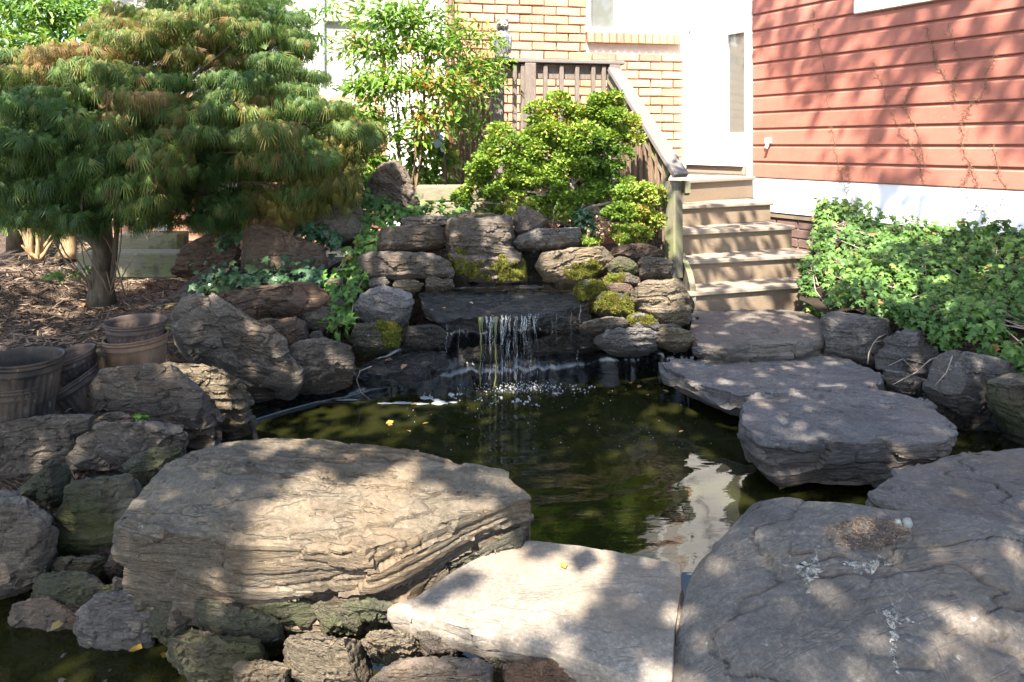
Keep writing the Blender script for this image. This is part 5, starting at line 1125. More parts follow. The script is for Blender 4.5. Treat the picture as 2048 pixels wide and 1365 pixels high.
def vine(label, pts):
    m = MB(); pp_ = [sp(x, y, .038) for x, y in pts]; q = []
    for i in range(len(pp_) - 1):
        for t in np.linspace(0, 1, 7)[:-1]:
            q.append(pp_[i].lerp(pp_[i + 1], t) + SD * random.gauss(0, .008) + Zv * random.gauss(0, .006))
    q.append(pp_[-1]); m.tube(q, .0016, 5)
    for p in q:
        for _ in range(4):
            d = SD * random.gauss(0, .022) + Zv * random.gauss(.006, .020) + SN * random.uniform(.0, .012)
            s = p + SD * random.gauss(0, .010) + Zv * random.gauss(0, .012); m.tube([s, s + d * .5 + SN * .004, s + d * .8], [.0011, .0015, .0006], 4)
    tag(m.build('dead_vine', M['stem'], None, False), label, 'dead vine', 'dried vine traces on the red siding')
for lb, pts in [('dried vine trace from the skirt up the siding nearest the steps', [(1698, 425), (1690, 374), (1675, 319), (1663, 253)]), ('short dried vine trace next to the one nearest the steps', [(1712, 428), (1698, 362), (1694, 331)]), ('longest dried vine trace in the middle of the siding', [(1846, 366), (1834, 304), (1803, 265), (1776, 210), (1764, 168), (1745, 125)]),
                ('dried vine trace beside the longest one', [(1850, 331), (1834, 253), (1807, 210), (1823, 171)]), ('winding dried vine trace nearest the right edge', [(1979, 413), (1955, 366), (1928, 296), (1920, 249), (1936, 218), (1963, 191), (1975, 144), (1990, 113)]), ('dried vine trace under the high window', [(1908, 210), (1908, 168), (1920, 121), (1897, 47)]),
                ('dried vine trace high on the siding near the door', [(1655, 210), (1647, 109), (1636, 70), (1624, 19)]), ('dried vine trace left of the one under the high window', [(1893, 156), (1873, 128), (1862, 97), (1850, 47)]), ('forked dried vine trace on the white skirt', [(1975, 452), (1963, 413), (1936, 417)]), ('dried vine trace on the skirt at the right edge', [(2006, 448), (1990, 424), (2014, 390), (1986, 292)]), ('dried vine trace low on the siding right of the longest one', [(1940, 330), (1925, 380), (1960, 410)])]: vine(lb, pts)

# ---------------------------------------------------------------- fallen leaves
def leaf(px, py, pos, label, size, var, rz, up=(0, 0, 1), group='fallen leaves'):
    T = LANCE.copy(); T[:, 0] *= 2.0; T[:, 2] *= 1.5
    me = new_mesh('fallen_leaf', T * size, LANCEF, M['fallen'], True, np.full(len(LANCEF), var)); o = put('fallen_leaf', me, None, pos); o.rotation_euler = (random.uniform(-.25, .25), random.uniform(-.2, .2), rz)
    tag(o, label, 'leaf', group)
for k, (px, py, key, lb, s, vr) in enumerate([(1131, 1134, 'F2', 'yellow leaf on the sunlit flat slab', .03, .05), (803, 1200, 'F2', 'upright tan leaf at the left corner of the flat slab', .05, .95), (868, 619, 'W8', 'pale leaf on the left of the wet lip', .035, .95), (893, 616, 'W8', 'tan leaf beside the pale one on the wet lip', .04, .7), (870, 585, 'W8', 'pinkish leaf at the back of the wet lip', .035, 1.), (940, 603, 'W8', 'round pink leaf in the middle of the wet lip', .03, 1.), (985, 630, 'W8', 'orange leaf at the front edge of the wet lip', .03, .35), (786, 718, 'W14', 'brown leaf on the low wet ledge', .05, .65), (812, 728, 'W14', 'rusty leaf at the front of the low wet ledge', .05, .4), (1620, 625, 'S1', 'dry leaf on the landing stone by the ivy', .04, .6)]):
    leaf(px, py, surf(key, px, py) + Vector((0, 0, .006)), lb, s, vr, random.uniform(0, 6))
for px, py, lb, s, vr in [(787, 842, 'yellow leaf floating in the middle of the pond', .05, .0), (858, 845, 'green yellow leaf floating near the first yellow one', .045, .1), (775, 848, 'small orange leaf touching the yellow floating leaf', .035, .4), (835, 808, 'orange leaf caught in the foam raft', .04, .35), (1262, 768, 'yellow leaf floating near the pointed stepping stone', .045, .05), (1275, 776, 'tan leaf floating by the pointed stepping stone', .04, .7), (1325, 780, 'pale leaf floating close to the pointed stepping stone', .05, .95), (1298, 791, 'small red leaf floating on the right side', .028, .45), (1368, 862, 'brown leaf floating near the round stepping stone', .03, .6), (1530, 945, 'yellow green leaf floating under the round stepping stone', .035, .1), (1568, 973, 'pale leaf floating near the domed boulder', .035, .9), (815, 861, 'brown leaf floating left of the falling water reflections', .03, .6)]:
    leaf(px, py, PZ(px, py, .006), lb, s, vr, random.uniform(0, 6))
for px, py, lb, s, vr in [(226, 1195, 'yellow leaf by the mossy green stone lower left', .05, .05), (100, 1262, 'pale leaf floating at the far lower left', .055, .85), (112, 1250, 'tan leaf in the cluster at the far lower left', .045, .65), (137, 1251, 'brown leaf in the cluster at the far lower left', .04, .45), (285, 1297, 'large yellow green leaf on the lower left water', .06, .1), (325, 1317, 'bright yellow leaf beside the long low stone', .05, .0), (345, 1312, 'tan leaf behind the bright yellow one', .04, .65), (362, 1330, 'rusty leaf beside the long low stone', .045, .4), (410, 1352, 'pale leaf at the bottom edge', .05, .8), (440, 1350, 'tan leaf at the bottom edge', .045, .6), (470, 1345, 'brown leaf at the bottom edge', .045, .5), (505, 1360, 'orange leaf at the bottom edge', .05, .3), (530, 1345, 'round pale leaf at the bottom edge', .05, .75), (380, 1322, 'small brown leaf between the low stones', .035, .5), (265, 1268, 'red brown leaf on the dark flat pointed stone edge', .04, .45), (590, 1352, 'yellow leaf left of the wide pale green stone', .045, .1)]:
    leaf(px, py, PZ(px, py, .03 if py > 1240 else .14), lb, s * .8, vr, random.uniform(0, 6))
for px, py, lb, s, vr in [(230, 597, 'orange leaf on the mulch near the maple trunk', .06, .35), (255, 594, 'yellow leaf on the mulch behind the orange one', .05, .1), (168, 612, 'tan leaf on the mulch left of the trunk foot', .05, .3), (55, 588, 'pale leaf far left on the mulch', .04, .9), (331, 623, 'yellow leaf leaning on the leaning slab', .06, .05), (360, 722, 'brown leaf beside the leaning slab foot', .04, .5)]:
    leaf(px, py, ground_pt(px, py) + Vector((0, 0, .02)), lb, s, vr, random.uniform(0, 6))

# loose stones and gravel between the big rocks in the shallow front corner
V, Fq = [], []; b = 0
for _ in range(260):
    px, py = random.uniform(-20, 860), random.uniform(1150, 1400); p = PZ(px, py, random.uniform(-.07, .0)); r = random.choice((.006, .009, .013)) * random.uniform(.7, 1.3)
    q, ff = ico(1.0, Vector((0, 0, 0)), 6); q = np.array(q) * np.array([1, random.uniform(.6, 1), random.uniform(.35, .7)]) * r; q += .25 * r * fbm(q * (1.6 / r) + random.random() * 50, 2, 3)[:, None]; an = random.uniform(0, 6.28)
    R2 = np.array([[math.cos(an), -math.sin(an), 0], [math.sin(an), math.cos(an), 0], [0, 0, 1]]); V.append(q @ R2.T + np.array(p)); Fq += [tuple(i + b for i in k) for k in ff]; b += len(q)
o = wobj('gravel', np.concatenate(V), Fq, M['slate'], None, False); tag(o, 'loose small stones and gravel between the rocks at the lower left', 'gravel', kind='stuff')

for px, py, z, lb, vr in [(1600, 503, .58, 'dry leaf at the right end of the second step', .6), (1588, 506, .58, 'curled brown leaf beside the one on the second step', .45), (1612, 500, .58, 'rusty leaf scrap near the ivy on the second step', .35), (1600, 560, .41, 'dry leaf at the right end of the lowest step', .65), (1586, 563, .41, 'brown leaf scrap on the lowest step', .5), (1622, 558, .41, 'tan leaf under the ivy on the lowest step', .75), (1480, 456, .758, 'small leaf on the third step', .6), (1395, 620, .29, 'white grey leaf scrap at the left corner of the landing stone', .95)]:
    leaf(px, py, PZ(px, py, z + .004), lb, .035, vr, random.uniform(0, 6))
# ---------------------------------------------------------------- plants
def pads_leaves(pads, T, TF, size, outw=.8, droop=.6, thick=.55, up=.5):
    """leaves through the shells of flattened clumps: pads = (px, py, rx, ry, Y, depth, n[, var bias])"""
    Vs, Fs, var = [], [], []; b = 0
    for px, py, rx, ry, Y, dp, n, *vb in pads:
        c = np.array(P(px, py, Y)); r = np.array([rx * Y / F, dp, ry * Y / F])
        d = unit(rng.normal(size=(n, 3))); d[:, 2] = np.where(rng.random(n) < up, np.abs(d[:, 2]), d[:, 2])
        q = rng.uniform(thick, 1.05, n) * (1 + .22 * vnoise(d * 2.3 + c * 3, 3)); pos = c + d * r * q[:, None]
        dirn = np.c_[d[:, :2] * outw, d[:, 2] * .3 - droop] + rng.normal(size=(n, 3)) * .48
        nr = unit(np.c_[d[:, :2] * .5, np.abs(d[:, 2]) * .4 + .8] + rng.normal(size=(n, 3)) * .35)
        sc = size * rng.uniform(.5, 1.3, n)
        V, Fc, k = scatter(T, TF, pos, dirn, nr, sc); Vs.append(V); Fs.append(Fc + b); b += len(V)
        bias = vb[0] if vb else 0
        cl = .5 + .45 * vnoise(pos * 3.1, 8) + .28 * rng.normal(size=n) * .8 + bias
        var.append(np.repeat(np.clip(cl, 0, 1), k))
    return np.concatenate(Vs), np.concatenate(Fs), np.concatenate(var)
def limb(m, a, b, r0, r1, sag=.0, wob=.05, n=7):
    a, b = Vector(a), Vector(b); L = (b - a).length; ph = Vector((random.gauss(0, 1), random.gauss(0, 1), random.gauss(0, .5))); ph.normalize(); pts = []
    for i in range(n):
        t = i / (n - 1); p = a.lerp(b, t) + ph * (wob * L * math.sin(math.pi * t)) + Vector((0, 0, sag * L * math.sin(math.pi * t)))
        p += Vector((random.gauss(0, 1), random.gauss(0, 1), random.gauss(0, 1))) * (.012 * L if 0 < i < n - 1 else 0); pts.append(p)
    m.tube(pts, [r0 + (r1 - r0) * i / (n - 1) for i in range(n)], 8); return pts
# Japanese maple
mp = empty('japanese_maple', 'wide weeping laceleaf Japanese maple with bronze green leaves', 'tree', P(205, 585, 4.56))
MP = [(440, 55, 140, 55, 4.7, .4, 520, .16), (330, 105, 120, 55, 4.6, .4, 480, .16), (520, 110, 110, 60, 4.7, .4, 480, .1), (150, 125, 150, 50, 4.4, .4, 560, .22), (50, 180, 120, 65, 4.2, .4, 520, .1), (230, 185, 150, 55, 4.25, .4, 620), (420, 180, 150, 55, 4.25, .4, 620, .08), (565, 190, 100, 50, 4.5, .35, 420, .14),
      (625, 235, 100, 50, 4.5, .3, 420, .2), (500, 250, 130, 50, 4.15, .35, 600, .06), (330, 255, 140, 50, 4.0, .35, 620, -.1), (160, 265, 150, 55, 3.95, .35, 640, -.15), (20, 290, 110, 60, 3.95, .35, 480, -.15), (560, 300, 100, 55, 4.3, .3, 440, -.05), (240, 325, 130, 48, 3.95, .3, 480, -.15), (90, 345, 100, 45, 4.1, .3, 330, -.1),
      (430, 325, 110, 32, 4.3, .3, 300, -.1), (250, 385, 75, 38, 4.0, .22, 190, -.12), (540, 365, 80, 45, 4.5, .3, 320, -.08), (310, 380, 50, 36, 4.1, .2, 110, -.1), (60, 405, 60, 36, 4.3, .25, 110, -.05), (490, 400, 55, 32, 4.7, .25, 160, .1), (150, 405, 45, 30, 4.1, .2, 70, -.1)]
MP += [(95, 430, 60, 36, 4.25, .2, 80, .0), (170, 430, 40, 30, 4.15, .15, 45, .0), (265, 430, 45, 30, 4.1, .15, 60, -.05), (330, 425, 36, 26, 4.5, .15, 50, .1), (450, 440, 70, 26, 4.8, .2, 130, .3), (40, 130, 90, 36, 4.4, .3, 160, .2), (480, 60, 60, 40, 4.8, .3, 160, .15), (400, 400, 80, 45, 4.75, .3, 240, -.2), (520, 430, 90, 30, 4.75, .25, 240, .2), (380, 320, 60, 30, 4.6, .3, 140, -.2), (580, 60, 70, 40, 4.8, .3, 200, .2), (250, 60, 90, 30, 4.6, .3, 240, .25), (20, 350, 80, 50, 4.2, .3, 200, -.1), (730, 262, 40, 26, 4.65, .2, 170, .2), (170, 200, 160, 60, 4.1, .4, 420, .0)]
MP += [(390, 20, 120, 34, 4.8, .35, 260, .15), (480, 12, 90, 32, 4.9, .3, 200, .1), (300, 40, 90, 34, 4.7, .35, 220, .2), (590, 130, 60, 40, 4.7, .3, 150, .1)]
MP0 = MP; MP = []
for a, b, c, d, e_, f_, n_, *r_ in MP0:
    for k in range(5):
        an = k * 2.4 + random.random() * 1.2; q = random.uniform(.3, .85); MP.append((a + c * q * math.cos(an), b + d * 1.05 * q * math.sin(an), c * random.uniform(.42, .66), d * random.uniform(.26, .46), e_ + random.gauss(0, .14), f_ * .62, int(n_ * .82), (r_[0] if r_ else 0) + random.gauss(0, .06)))
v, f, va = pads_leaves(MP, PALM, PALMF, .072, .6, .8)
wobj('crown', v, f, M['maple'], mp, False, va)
MG = [(670, 300, 66, 66, 4.5, .25, 900, .0), (690, 270, 52, 42, 4.6, .22, 480, .1), (640, 365, 66, 54, 4.5, .25, 800), (590, 400, 70, 36, 4.55, .22, 520, .1), (690, 365, 34, 55, 4.5, .18, 420, .2)]
v, f, va = pads_leaves(MG, PALM, PALMF, .068, .55, 1.0); o = wobj('crown', v, f, M['maple_gold'], mp, False, va); o['label'] = 'olive gold drooping tips at the lower end of the crown'
m = MB(); tb = P(203, 590, 4.56); t1 = P(206, 480, 4.56); t2 = P(196, 395, 4.55)
m.tube([tb + Vector((0, 0, -.06)), tb + Vector((0, 0, .04)), tb.lerp(t1, .35), t1, t2, P(190, 340, 4.5)], [.095, .078, .066, .062, .058, .042], 14)
fork = P(192, 380, 4.54)
for px, py, rx, ry, Y, *_ in MP[::2] + MG:
    e = P(px, py + ry * .4, Y); mid = fork.lerp(e, .5) + Vector((0, 0, .10)); limb(m, fork, mid, .026, .014, .1, .1, 6); limb(m, mid, e, .014, .004, .05, .08, 6)
m.tube([P(212, 540, 4.5), P(200, 500, 4.45), P(165, 460, 4.4), P(120, 425, 4.35), P(85, 400, 4.3)], [.03, .03, .026, .02, .012], 8)
m.tube([P(226, 555, 4.5), P(232, 480, 4.5), P(238, 420, 4.45), P(262, 370, 4.4)], [.018, .016, .014, .01], 8)
m.build('trunk', M['bark'], mp, True)
m = MB()
for k in range(9):
    a = P(random.uniform(180, 250), 590, 4.5); limb(m, a, a + Vector((random.gauss(-.15, .25), random.gauss(0, .1), random.uniform(.25, .7))), .006, .002, 0, .1, 6)
m.tube([P(180, 570, 4.5), P(150, 540, 4.5), P(125, 515, 4.5), P(112, 490, 4.5), P(118, 450, 4.5)], .007, 6)
m.build('shoots', M['stem'], mp, True)

def shrub(name, label, cat, base, stems, pads, T, TF, size, mat, smat='stem', group=None, sr=.008, **kw):
    e = empty(name, label, cat, base, group); v, f, va = pads_leaves(pads, T, TF, size, **kw); wobj('foliage', v, f, M[mat], e, False, va)
    m = MB()
    for a, b, r in stems: limb(m, a, b, r, r * .4, 0, .05, 8)
    if m.v: m.build('stems', M[smat], e, True)
    return e
ND = 5.35
pd = [(800, 45, 105, 48, 5.4, .3, 620), (755, 105, 85, 42, 5.4, .3, 420), (862, 105, 60, 52, 5.4, .25, 360), (800, 170, 90, 36, 5.3, .3, 420), (735, 185, 60, 32, 5.3, .2, 220), (885, 185, 52, 52, 5.3, .2, 300, .1), (715, 240, 70, 34, 5.2, .22, 320, -.1), (690, 300, 50, 40, 5.3, .25, 240, -.15), (850, 250, 60, 44, 5.3, .2, 260, -.05), (785, 280, 55, 36, 5.3, .2, 150), (740, 330, 40, 40, 5.3, .2, 200, -.1)]
pd = [(a, b, c * 1.12, d * 1.12, e_, f_, int(n_ * 1.7), *r_) for a, b, c, d, e_, f_, n_, *r_ in pd]
shrub('nandina_shrub', 'tall airy nandina with thin cane stems and bright green leaflets behind the standing stone', 'shrub', P(810, 400, 5.35), [(P(800 + k * 7, 400, 5.35), P(760 + k * 22, random.uniform(40, 120), 5.4), .010) for k in range(6)], pd, LANCE, LANCEF, .075, 'nandina', droop=.25, thick=.2)
pd = [(915, 95, 42, 60, 5.75, .2, 320, .1), (955, 140, 58, 34, 5.7, .18, 260, .15), (930, 195, 50, 40, 5.6, .18, 300), (985, 165, 30, 24, 5.65, .1, 90, .1), (992, 95, 20, 22, 5.68, .08, 40, .0), (900, 250, 38, 40, 5.7, .15, 200, -.1), (960, 75, 45, 30, 5.8, .15, 90, .3), (1010, 122, 18, 12, 5.7, .06, 24, .0), (955, 265, 26, 50, 5.6, .1, 90, -.15)]
pd = [(a, b, c * 1.08, d * 1.08, e_, f_, int(n_ * 1.4), *r_) for a, b, c, d, e_, f_, n_, *r_ in pd]
shrub('nandina_shrub', 'nandina with reddish tinged tips growing through the porch railing beside the owl', 'shrub', P(930, 375, 5.6), [(P(925 + k * 10, 372, 5.65), P(900 + k * 25, 80, 5.75), .006) for k in range(4)], pd, LANCE, LANCEF, .062, 'nandina', droop=.2, thick=.2)
pd = [(560, 30, 70, 40, 5.3, .25, 150, -.1), (600, 90, 45, 36, 5.3, .2, 90), (655, 25, 45, 30, 5.3, .2, 90, -.2), (500, 30, 60, 30, 5.3, .2, 120, -.1), (640, 75, 30, 20, 5.3, .1, 40, -.2)]
shrub('nandina_shrub', 'sparse nandina rising above the maple crown in front of the wide white window', 'shrub', P(575, 400, 5.3), [(P(570 + k * 8, 400, 5.3), P(560 + k * 22, 40, 5.3), .007) for k in range(4)], pd, LANCE, LANCEF, .07, 'nandina', droop=.3, thick=.15)
pd = [(770, 360, 50, 30, 5.35, .12, 200), (855, 320, 48, 60, 5.7, .15, 420, .15), (840, 355, 45, 22, 5.6, .12, 200, .2), (895, 330, 20, 50, 5.7, .1, 140, .05)]
shrub('leafy_vine', 'sunlit leafy vine mass on the wall behind the upper timber', 'vine', P(850, 375, 5.65), [(P(845, 375, 5.65), P(850, 250, 5.7), .006), (P(880, 375, 5.65), P(890, 260, 5.7), .006)], pd, OVAL, OVALF, .085, 'bright', droop=.5)
# clipped shrub by the rail
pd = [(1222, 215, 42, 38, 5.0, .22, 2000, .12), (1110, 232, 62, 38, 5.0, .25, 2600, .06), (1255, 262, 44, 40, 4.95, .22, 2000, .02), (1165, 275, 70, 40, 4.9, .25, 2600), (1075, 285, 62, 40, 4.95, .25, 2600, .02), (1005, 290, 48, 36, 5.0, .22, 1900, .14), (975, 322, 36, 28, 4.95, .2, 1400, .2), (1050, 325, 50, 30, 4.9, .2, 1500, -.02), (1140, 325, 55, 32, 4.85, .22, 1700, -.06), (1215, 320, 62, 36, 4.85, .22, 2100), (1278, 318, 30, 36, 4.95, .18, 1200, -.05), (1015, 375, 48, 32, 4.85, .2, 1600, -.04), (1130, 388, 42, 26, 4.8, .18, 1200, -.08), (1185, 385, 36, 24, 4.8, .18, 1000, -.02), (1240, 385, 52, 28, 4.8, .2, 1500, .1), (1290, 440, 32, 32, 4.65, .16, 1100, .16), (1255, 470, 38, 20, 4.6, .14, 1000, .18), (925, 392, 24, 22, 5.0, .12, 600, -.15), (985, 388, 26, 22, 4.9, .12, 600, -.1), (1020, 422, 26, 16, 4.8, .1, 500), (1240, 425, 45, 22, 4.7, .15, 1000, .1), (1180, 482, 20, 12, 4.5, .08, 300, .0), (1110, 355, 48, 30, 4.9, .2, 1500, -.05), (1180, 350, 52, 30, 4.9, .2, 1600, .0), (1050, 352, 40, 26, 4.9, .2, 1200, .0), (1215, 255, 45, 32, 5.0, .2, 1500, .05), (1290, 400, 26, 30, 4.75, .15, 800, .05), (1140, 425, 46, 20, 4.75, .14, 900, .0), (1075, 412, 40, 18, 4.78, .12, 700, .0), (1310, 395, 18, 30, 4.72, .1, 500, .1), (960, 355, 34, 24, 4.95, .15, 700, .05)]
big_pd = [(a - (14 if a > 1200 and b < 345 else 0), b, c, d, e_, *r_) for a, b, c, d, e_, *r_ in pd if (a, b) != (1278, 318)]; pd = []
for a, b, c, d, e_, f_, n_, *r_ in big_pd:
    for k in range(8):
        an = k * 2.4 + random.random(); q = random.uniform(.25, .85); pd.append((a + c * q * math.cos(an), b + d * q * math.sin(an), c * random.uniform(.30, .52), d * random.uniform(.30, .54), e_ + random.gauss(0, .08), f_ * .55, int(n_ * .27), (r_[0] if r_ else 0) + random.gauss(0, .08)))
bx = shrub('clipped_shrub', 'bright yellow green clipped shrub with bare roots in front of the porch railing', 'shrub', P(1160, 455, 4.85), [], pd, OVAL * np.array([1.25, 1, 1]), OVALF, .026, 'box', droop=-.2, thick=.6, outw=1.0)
m = MB()
for px, py, rx, ry, Y, *_ in big_pd:
    a = P(random.choice((1080, 1130, 1190, 1230)), 440, 4.8); limb(m, a, P(px, py + ry * .3, Y + .05), .016, .005, .08, .12, 7)
for k in range(12):
    a = P(random.uniform(1090, 1220), random.uniform(400, 430), 4.78); limb(m, a, a + Vector((random.gauss(-.06, .16), -.12, -.17)), .010, .003, .08, .2, 7)
m.build('roots', M['twig'], bx, True)
pd = [(1168, 455, 24, 42, 4.5, .08, 170, -.3)]
shrub('ivy_tuft', 'dark blue green ivy tuft hanging beside the smooth flat grey stone', 'ivy', P(1165, 490, 4.5), [(P(1170, 420, 4.55), P(1165, 495, 4.5), .005)], pd, IVY, IVYF, .045, 'ivy_dark', droop=.6)
pd = [(1200, 455, 16, 22, 4.5, .07, 260, .5)]
shrub('dead_sprig', 'rusty brown dead sprig between the ivy tuft and the clipped shrub', 'plant', P(1198, 488, 4.5), [(P(1195, 490, 4.5), P(1200, 440, 4.5), .004)], pd, OVAL, OVALF, .026, 'fallen', droop=.1)
for lb, pd, b in [('small bright plant with long leaves in the rock gap left of the falls', [(672, 655, 34, 18, 3.95, .1, 26, .25)], (672, 675, 3.95)), ('small pale green plant on the low dark stone at the left', [(248, 850, 30, 10, 2.68, .05, 34, .2), (286, 840, 14, 9, 2.68, .03, 10, .2)], (250, 858, 2.68)), ('dim broad leaved plant beside the leaning slab', [(345, 645, 20, 26, 3.75, .06, 12, -.3)], (345, 672, 3.75)), ('little grassy plant at the maple foot', [(150, 548, 50, 8, 4.5, .15, 40, .1)], (150, 556, 4.5))]:
    shrub('seedling', lb, 'plant', P(*b), [(P(*b), P(b[0] + 3, b[1] - 18, b[2]), .003)], pd, LANCE if 'long' in lb else IVY, LANCEF if 'long' in lb else IVYF, .06 if 'long' in lb else (.035 if 'pale' in lb else .05), 'bright' if 'dim' not in lb else 'ivy', droop=.0)
# backdrop shrubs at the far left
HG = [('broad sunlit shrub at the top left corner above the maple', [(60, 30, 110, 50, 7.6, .7, 900, .12), (20, 100, 70, 50, 7.4, .5, 420), (170, 45, 90, 45, 7.8, .6, 620, .15), (120, 95, 90, 32, 7.5, .5, 420)], (90, 420, 7.6)), ('loose green shrub between the corner shrub and the white window', [(280, 40, 75, 55, 7.0, .5, 520), (350, 30, 60, 50, 6.8, .4, 360, -.1), (240, 90, 60, 40, 7.0, .4, 300)], (290, 420, 7.0)),
      ('shrub with dappled light left behind the maple trunk', [(40, 240, 90, 70, 7.2, .5, 560, -.1), (110, 320, 90, 60, 7.0, .5, 460), (20, 350, 60, 60, 6.6, .4, 330, .1), (170, 400, 50, 40, 6.8, .4, 200, -.1), (40, 420, 50, 36, 6.2, .3, 170, .15)], (70, 490, 6.9)), ('dark green hedge far behind at the left edge', [(-60, 200, 150, 190, 9.5, .6, 1500, -.3), (150, 220, 160, 190, 9.6, .6, 1500, -.3), (120, 20, 220, 70, 9.0, .6, 1300, -.1), (300, 60, 120, 60, 8.6, .5, 600, -.1), (-260, 230, 150, 200, 9.2, .6, 1000, -.3)], (0, 430, 9.5))]
for lb, pd, b in HG:
    shrub('garden_shrub', lb, 'shrub', P(*b), [(P(*b), P(b[0] + random.uniform(-40, 40), 120, b[2]), .03) for _ in range(4)], pd, LANCE, LANCEF, .12, 'bright', 'bark', droop=.3, thick=.3)
def trunk(name, label, cat, pts, rs, mat):
    m = MB(); m.tube([P(*p) for p in pts], rs, 12); v = np.array(m.v); v += .012 * fbm(v * 14, 3, 6)[:, None]; o = wobj(name, v, m.f, M[mat], None, True); tag(o, label, cat)
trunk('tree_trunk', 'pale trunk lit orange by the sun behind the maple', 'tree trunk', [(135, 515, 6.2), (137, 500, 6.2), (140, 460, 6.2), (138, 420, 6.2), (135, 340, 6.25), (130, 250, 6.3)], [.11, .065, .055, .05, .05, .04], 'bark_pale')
trunk('tree_trunk', 'dark slim trunk left of the pale lit one', 'tree trunk', [(30, 500, 6.6), (30, 420, 6.6), (25, 300, 6.7), (20, 150, 6.8)], [.07, .055, .05, .04], 'bark')
trunk('tree_trunk', 'dark upright trunk behind the split stump', 'tree trunk', [(105, 490, 6.9), (104, 420, 6.9), (100, 300, 7), (90, 180, 7)], [.06, .05, .045, .04], 'bark')
m = MB()
for k in range(16):
    a = P(random.uniform(60, 84), 520, 5.6); b = a + Vector((random.gauss(-.05, .07), random.gauss(0, .05), random.uniform(.1, .4))); limb(m, a, b, .022, .006, 0, .08, 6)
tag(m.build('stump', M['bark_pale'], None, True), 'splintered pale stump lit by the sun at the left', 'stump')

# ---------------------------------------------------------------- ivy
def ivy_bed(name, label, cols, n, mat, size, bulge=.10, under=True, big=300):
    """ivy growing over a bank: columns of control points from top to bottom, outermost leaves are parts of their own"""
    Cn = np.array([[P(*q) for q in c] for c in cols]); nc, nr = Cn.shape[:2]
    def ev(u, t):
        u = u * (nc - 1); i = np.clip(u.astype(int), 0, nc - 2); fu = (u - i)[:, None]; t = t * (nr - 1); j = np.clip(t.astype(int), 0, nr - 2); ft = (t - j)[:, None]
        return (Cn[i, j] * (1 - fu) + Cn[i + 1, j] * fu) * (1 - ft) + (Cn[i, j + 1] * (1 - fu) + Cn[i + 1, j + 1] * fu) * ft
    e = empty(name, label, 'ivy', Cn.reshape(-1, 3).mean(0) * np.array([1, 1, 0]) + np.array([0, 0, Cn[..., 2].min()]))
    def surf_(u, t, k=0.0):
        p = ev(u, t); a = ev(np.clip(u + .01, 0, 1), t) - ev(np.clip(u - .01, 0, 1), t); b = ev(u, np.clip(t + .01, 0, 1)) - ev(u, np.clip(t - .01, 0, 1))
        nn = unit(np.cross(a, b)); nn = np.where((nn[:, 1:2] > 0), -nn, nn)
        lump = .5 + .6 * vnoise(p * 2.4, 12) + .4 * vnoise(p * 6, 13)
        return p + nn * (bulge * lump + k)[:, None], nn
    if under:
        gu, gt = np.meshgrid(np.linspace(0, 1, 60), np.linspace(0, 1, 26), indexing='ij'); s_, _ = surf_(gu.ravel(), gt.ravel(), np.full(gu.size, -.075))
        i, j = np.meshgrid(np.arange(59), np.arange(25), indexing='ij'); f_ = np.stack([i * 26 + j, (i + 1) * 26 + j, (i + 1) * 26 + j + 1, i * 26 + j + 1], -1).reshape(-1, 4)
        o = wobj('soil_underlay', s_, f_, M['soil'], e, True)  # smooth soil coloured sheet added to close the view between leaves
    u, t = rng.random(n), rng.random(n) ** 1.1; hole = vnoise(np.c_[u * 16 * max(1, n / 4000), t * 6, 0 * u], 61) > (.42 if n > 2000 else 2); u, t = u[~hole], t[~hole]; n = len(u); p, nn = surf_(u, t, rng.uniform(-.07, .05, n) + np.where(t < .06, .03, 0))
    p[:, 2] += np.where(t < .05, rng.uniform(0, .045, n), 0)
    d = np.c_[rng.normal(size=n) * .6, -.35 + rng.normal(size=n) * .25, -.55 + rng.normal(size=n) * .4]; nr_ = unit(nn + np.array([0, -.1, .75]) + rng.normal(size=(n, 3)) * .4); sc = size * rng.uniform(.42, 1.35, n)
    var = np.clip(.42 + .3 * vnoise(p * 4, 15) + .2 * rng.normal(size=n), 0, .93); var = np.where(rng.random(n) < .018, 1.0, var)
    order = np.argsort(p[:, 1] - (sc / size) * .6); kb = min(big, n // 2); bi, re_ = order[:kb], order[kb:]
    V, Fc, k = scatter(IVY, IVYF, p[re_], d[re_], nr_[re_], sc[re_]); o = wobj('leaves', V, Fc, M[mat], e, False, np.repeat(var[re_], k)); o['kind'] = 'stuff'
    protos = [new_mesh('leaf', IVY, IVYF, M[mat], False, np.full(len(IVYF), q)) for q in (.15, .35, .5, .65, .8, .9)]
    for q in bi:
        y = Vector(d[q]).normalized(); z = Vector(nr_[q]); x = y.cross(z).normalized(); z = x.cross(y)
        o = put('leaf', protos[int(min(var[q], .99) * 6)], e); s = float(sc[q]); b = Vector(p[q]) - e.location
        o.matrix_local = Matrix(((x.x * s, y.x * s, z.x * s, b.x), (x.y * s, y.y * s, z.y * s, b.y), (x.z * s, y.z * s, z.z * s, b.z), (0, 0, 0, 1)))
    m = MB()
    for _ in range(int(n / 60)):
        uu, tt = rng.random(1), rng.random(1) * .8; q = [Vector(surf_(np.clip(uu + .02 * k * random.gauss(0, 1), 0, 1), np.clip(tt + .05 * k, 0, 1), np.array([-.01]))[0][0]) for k in range(5)]; m.tube(q, .0028, 4)
    if m.v: m.build('vines', M['twig'], e, False)
    return e
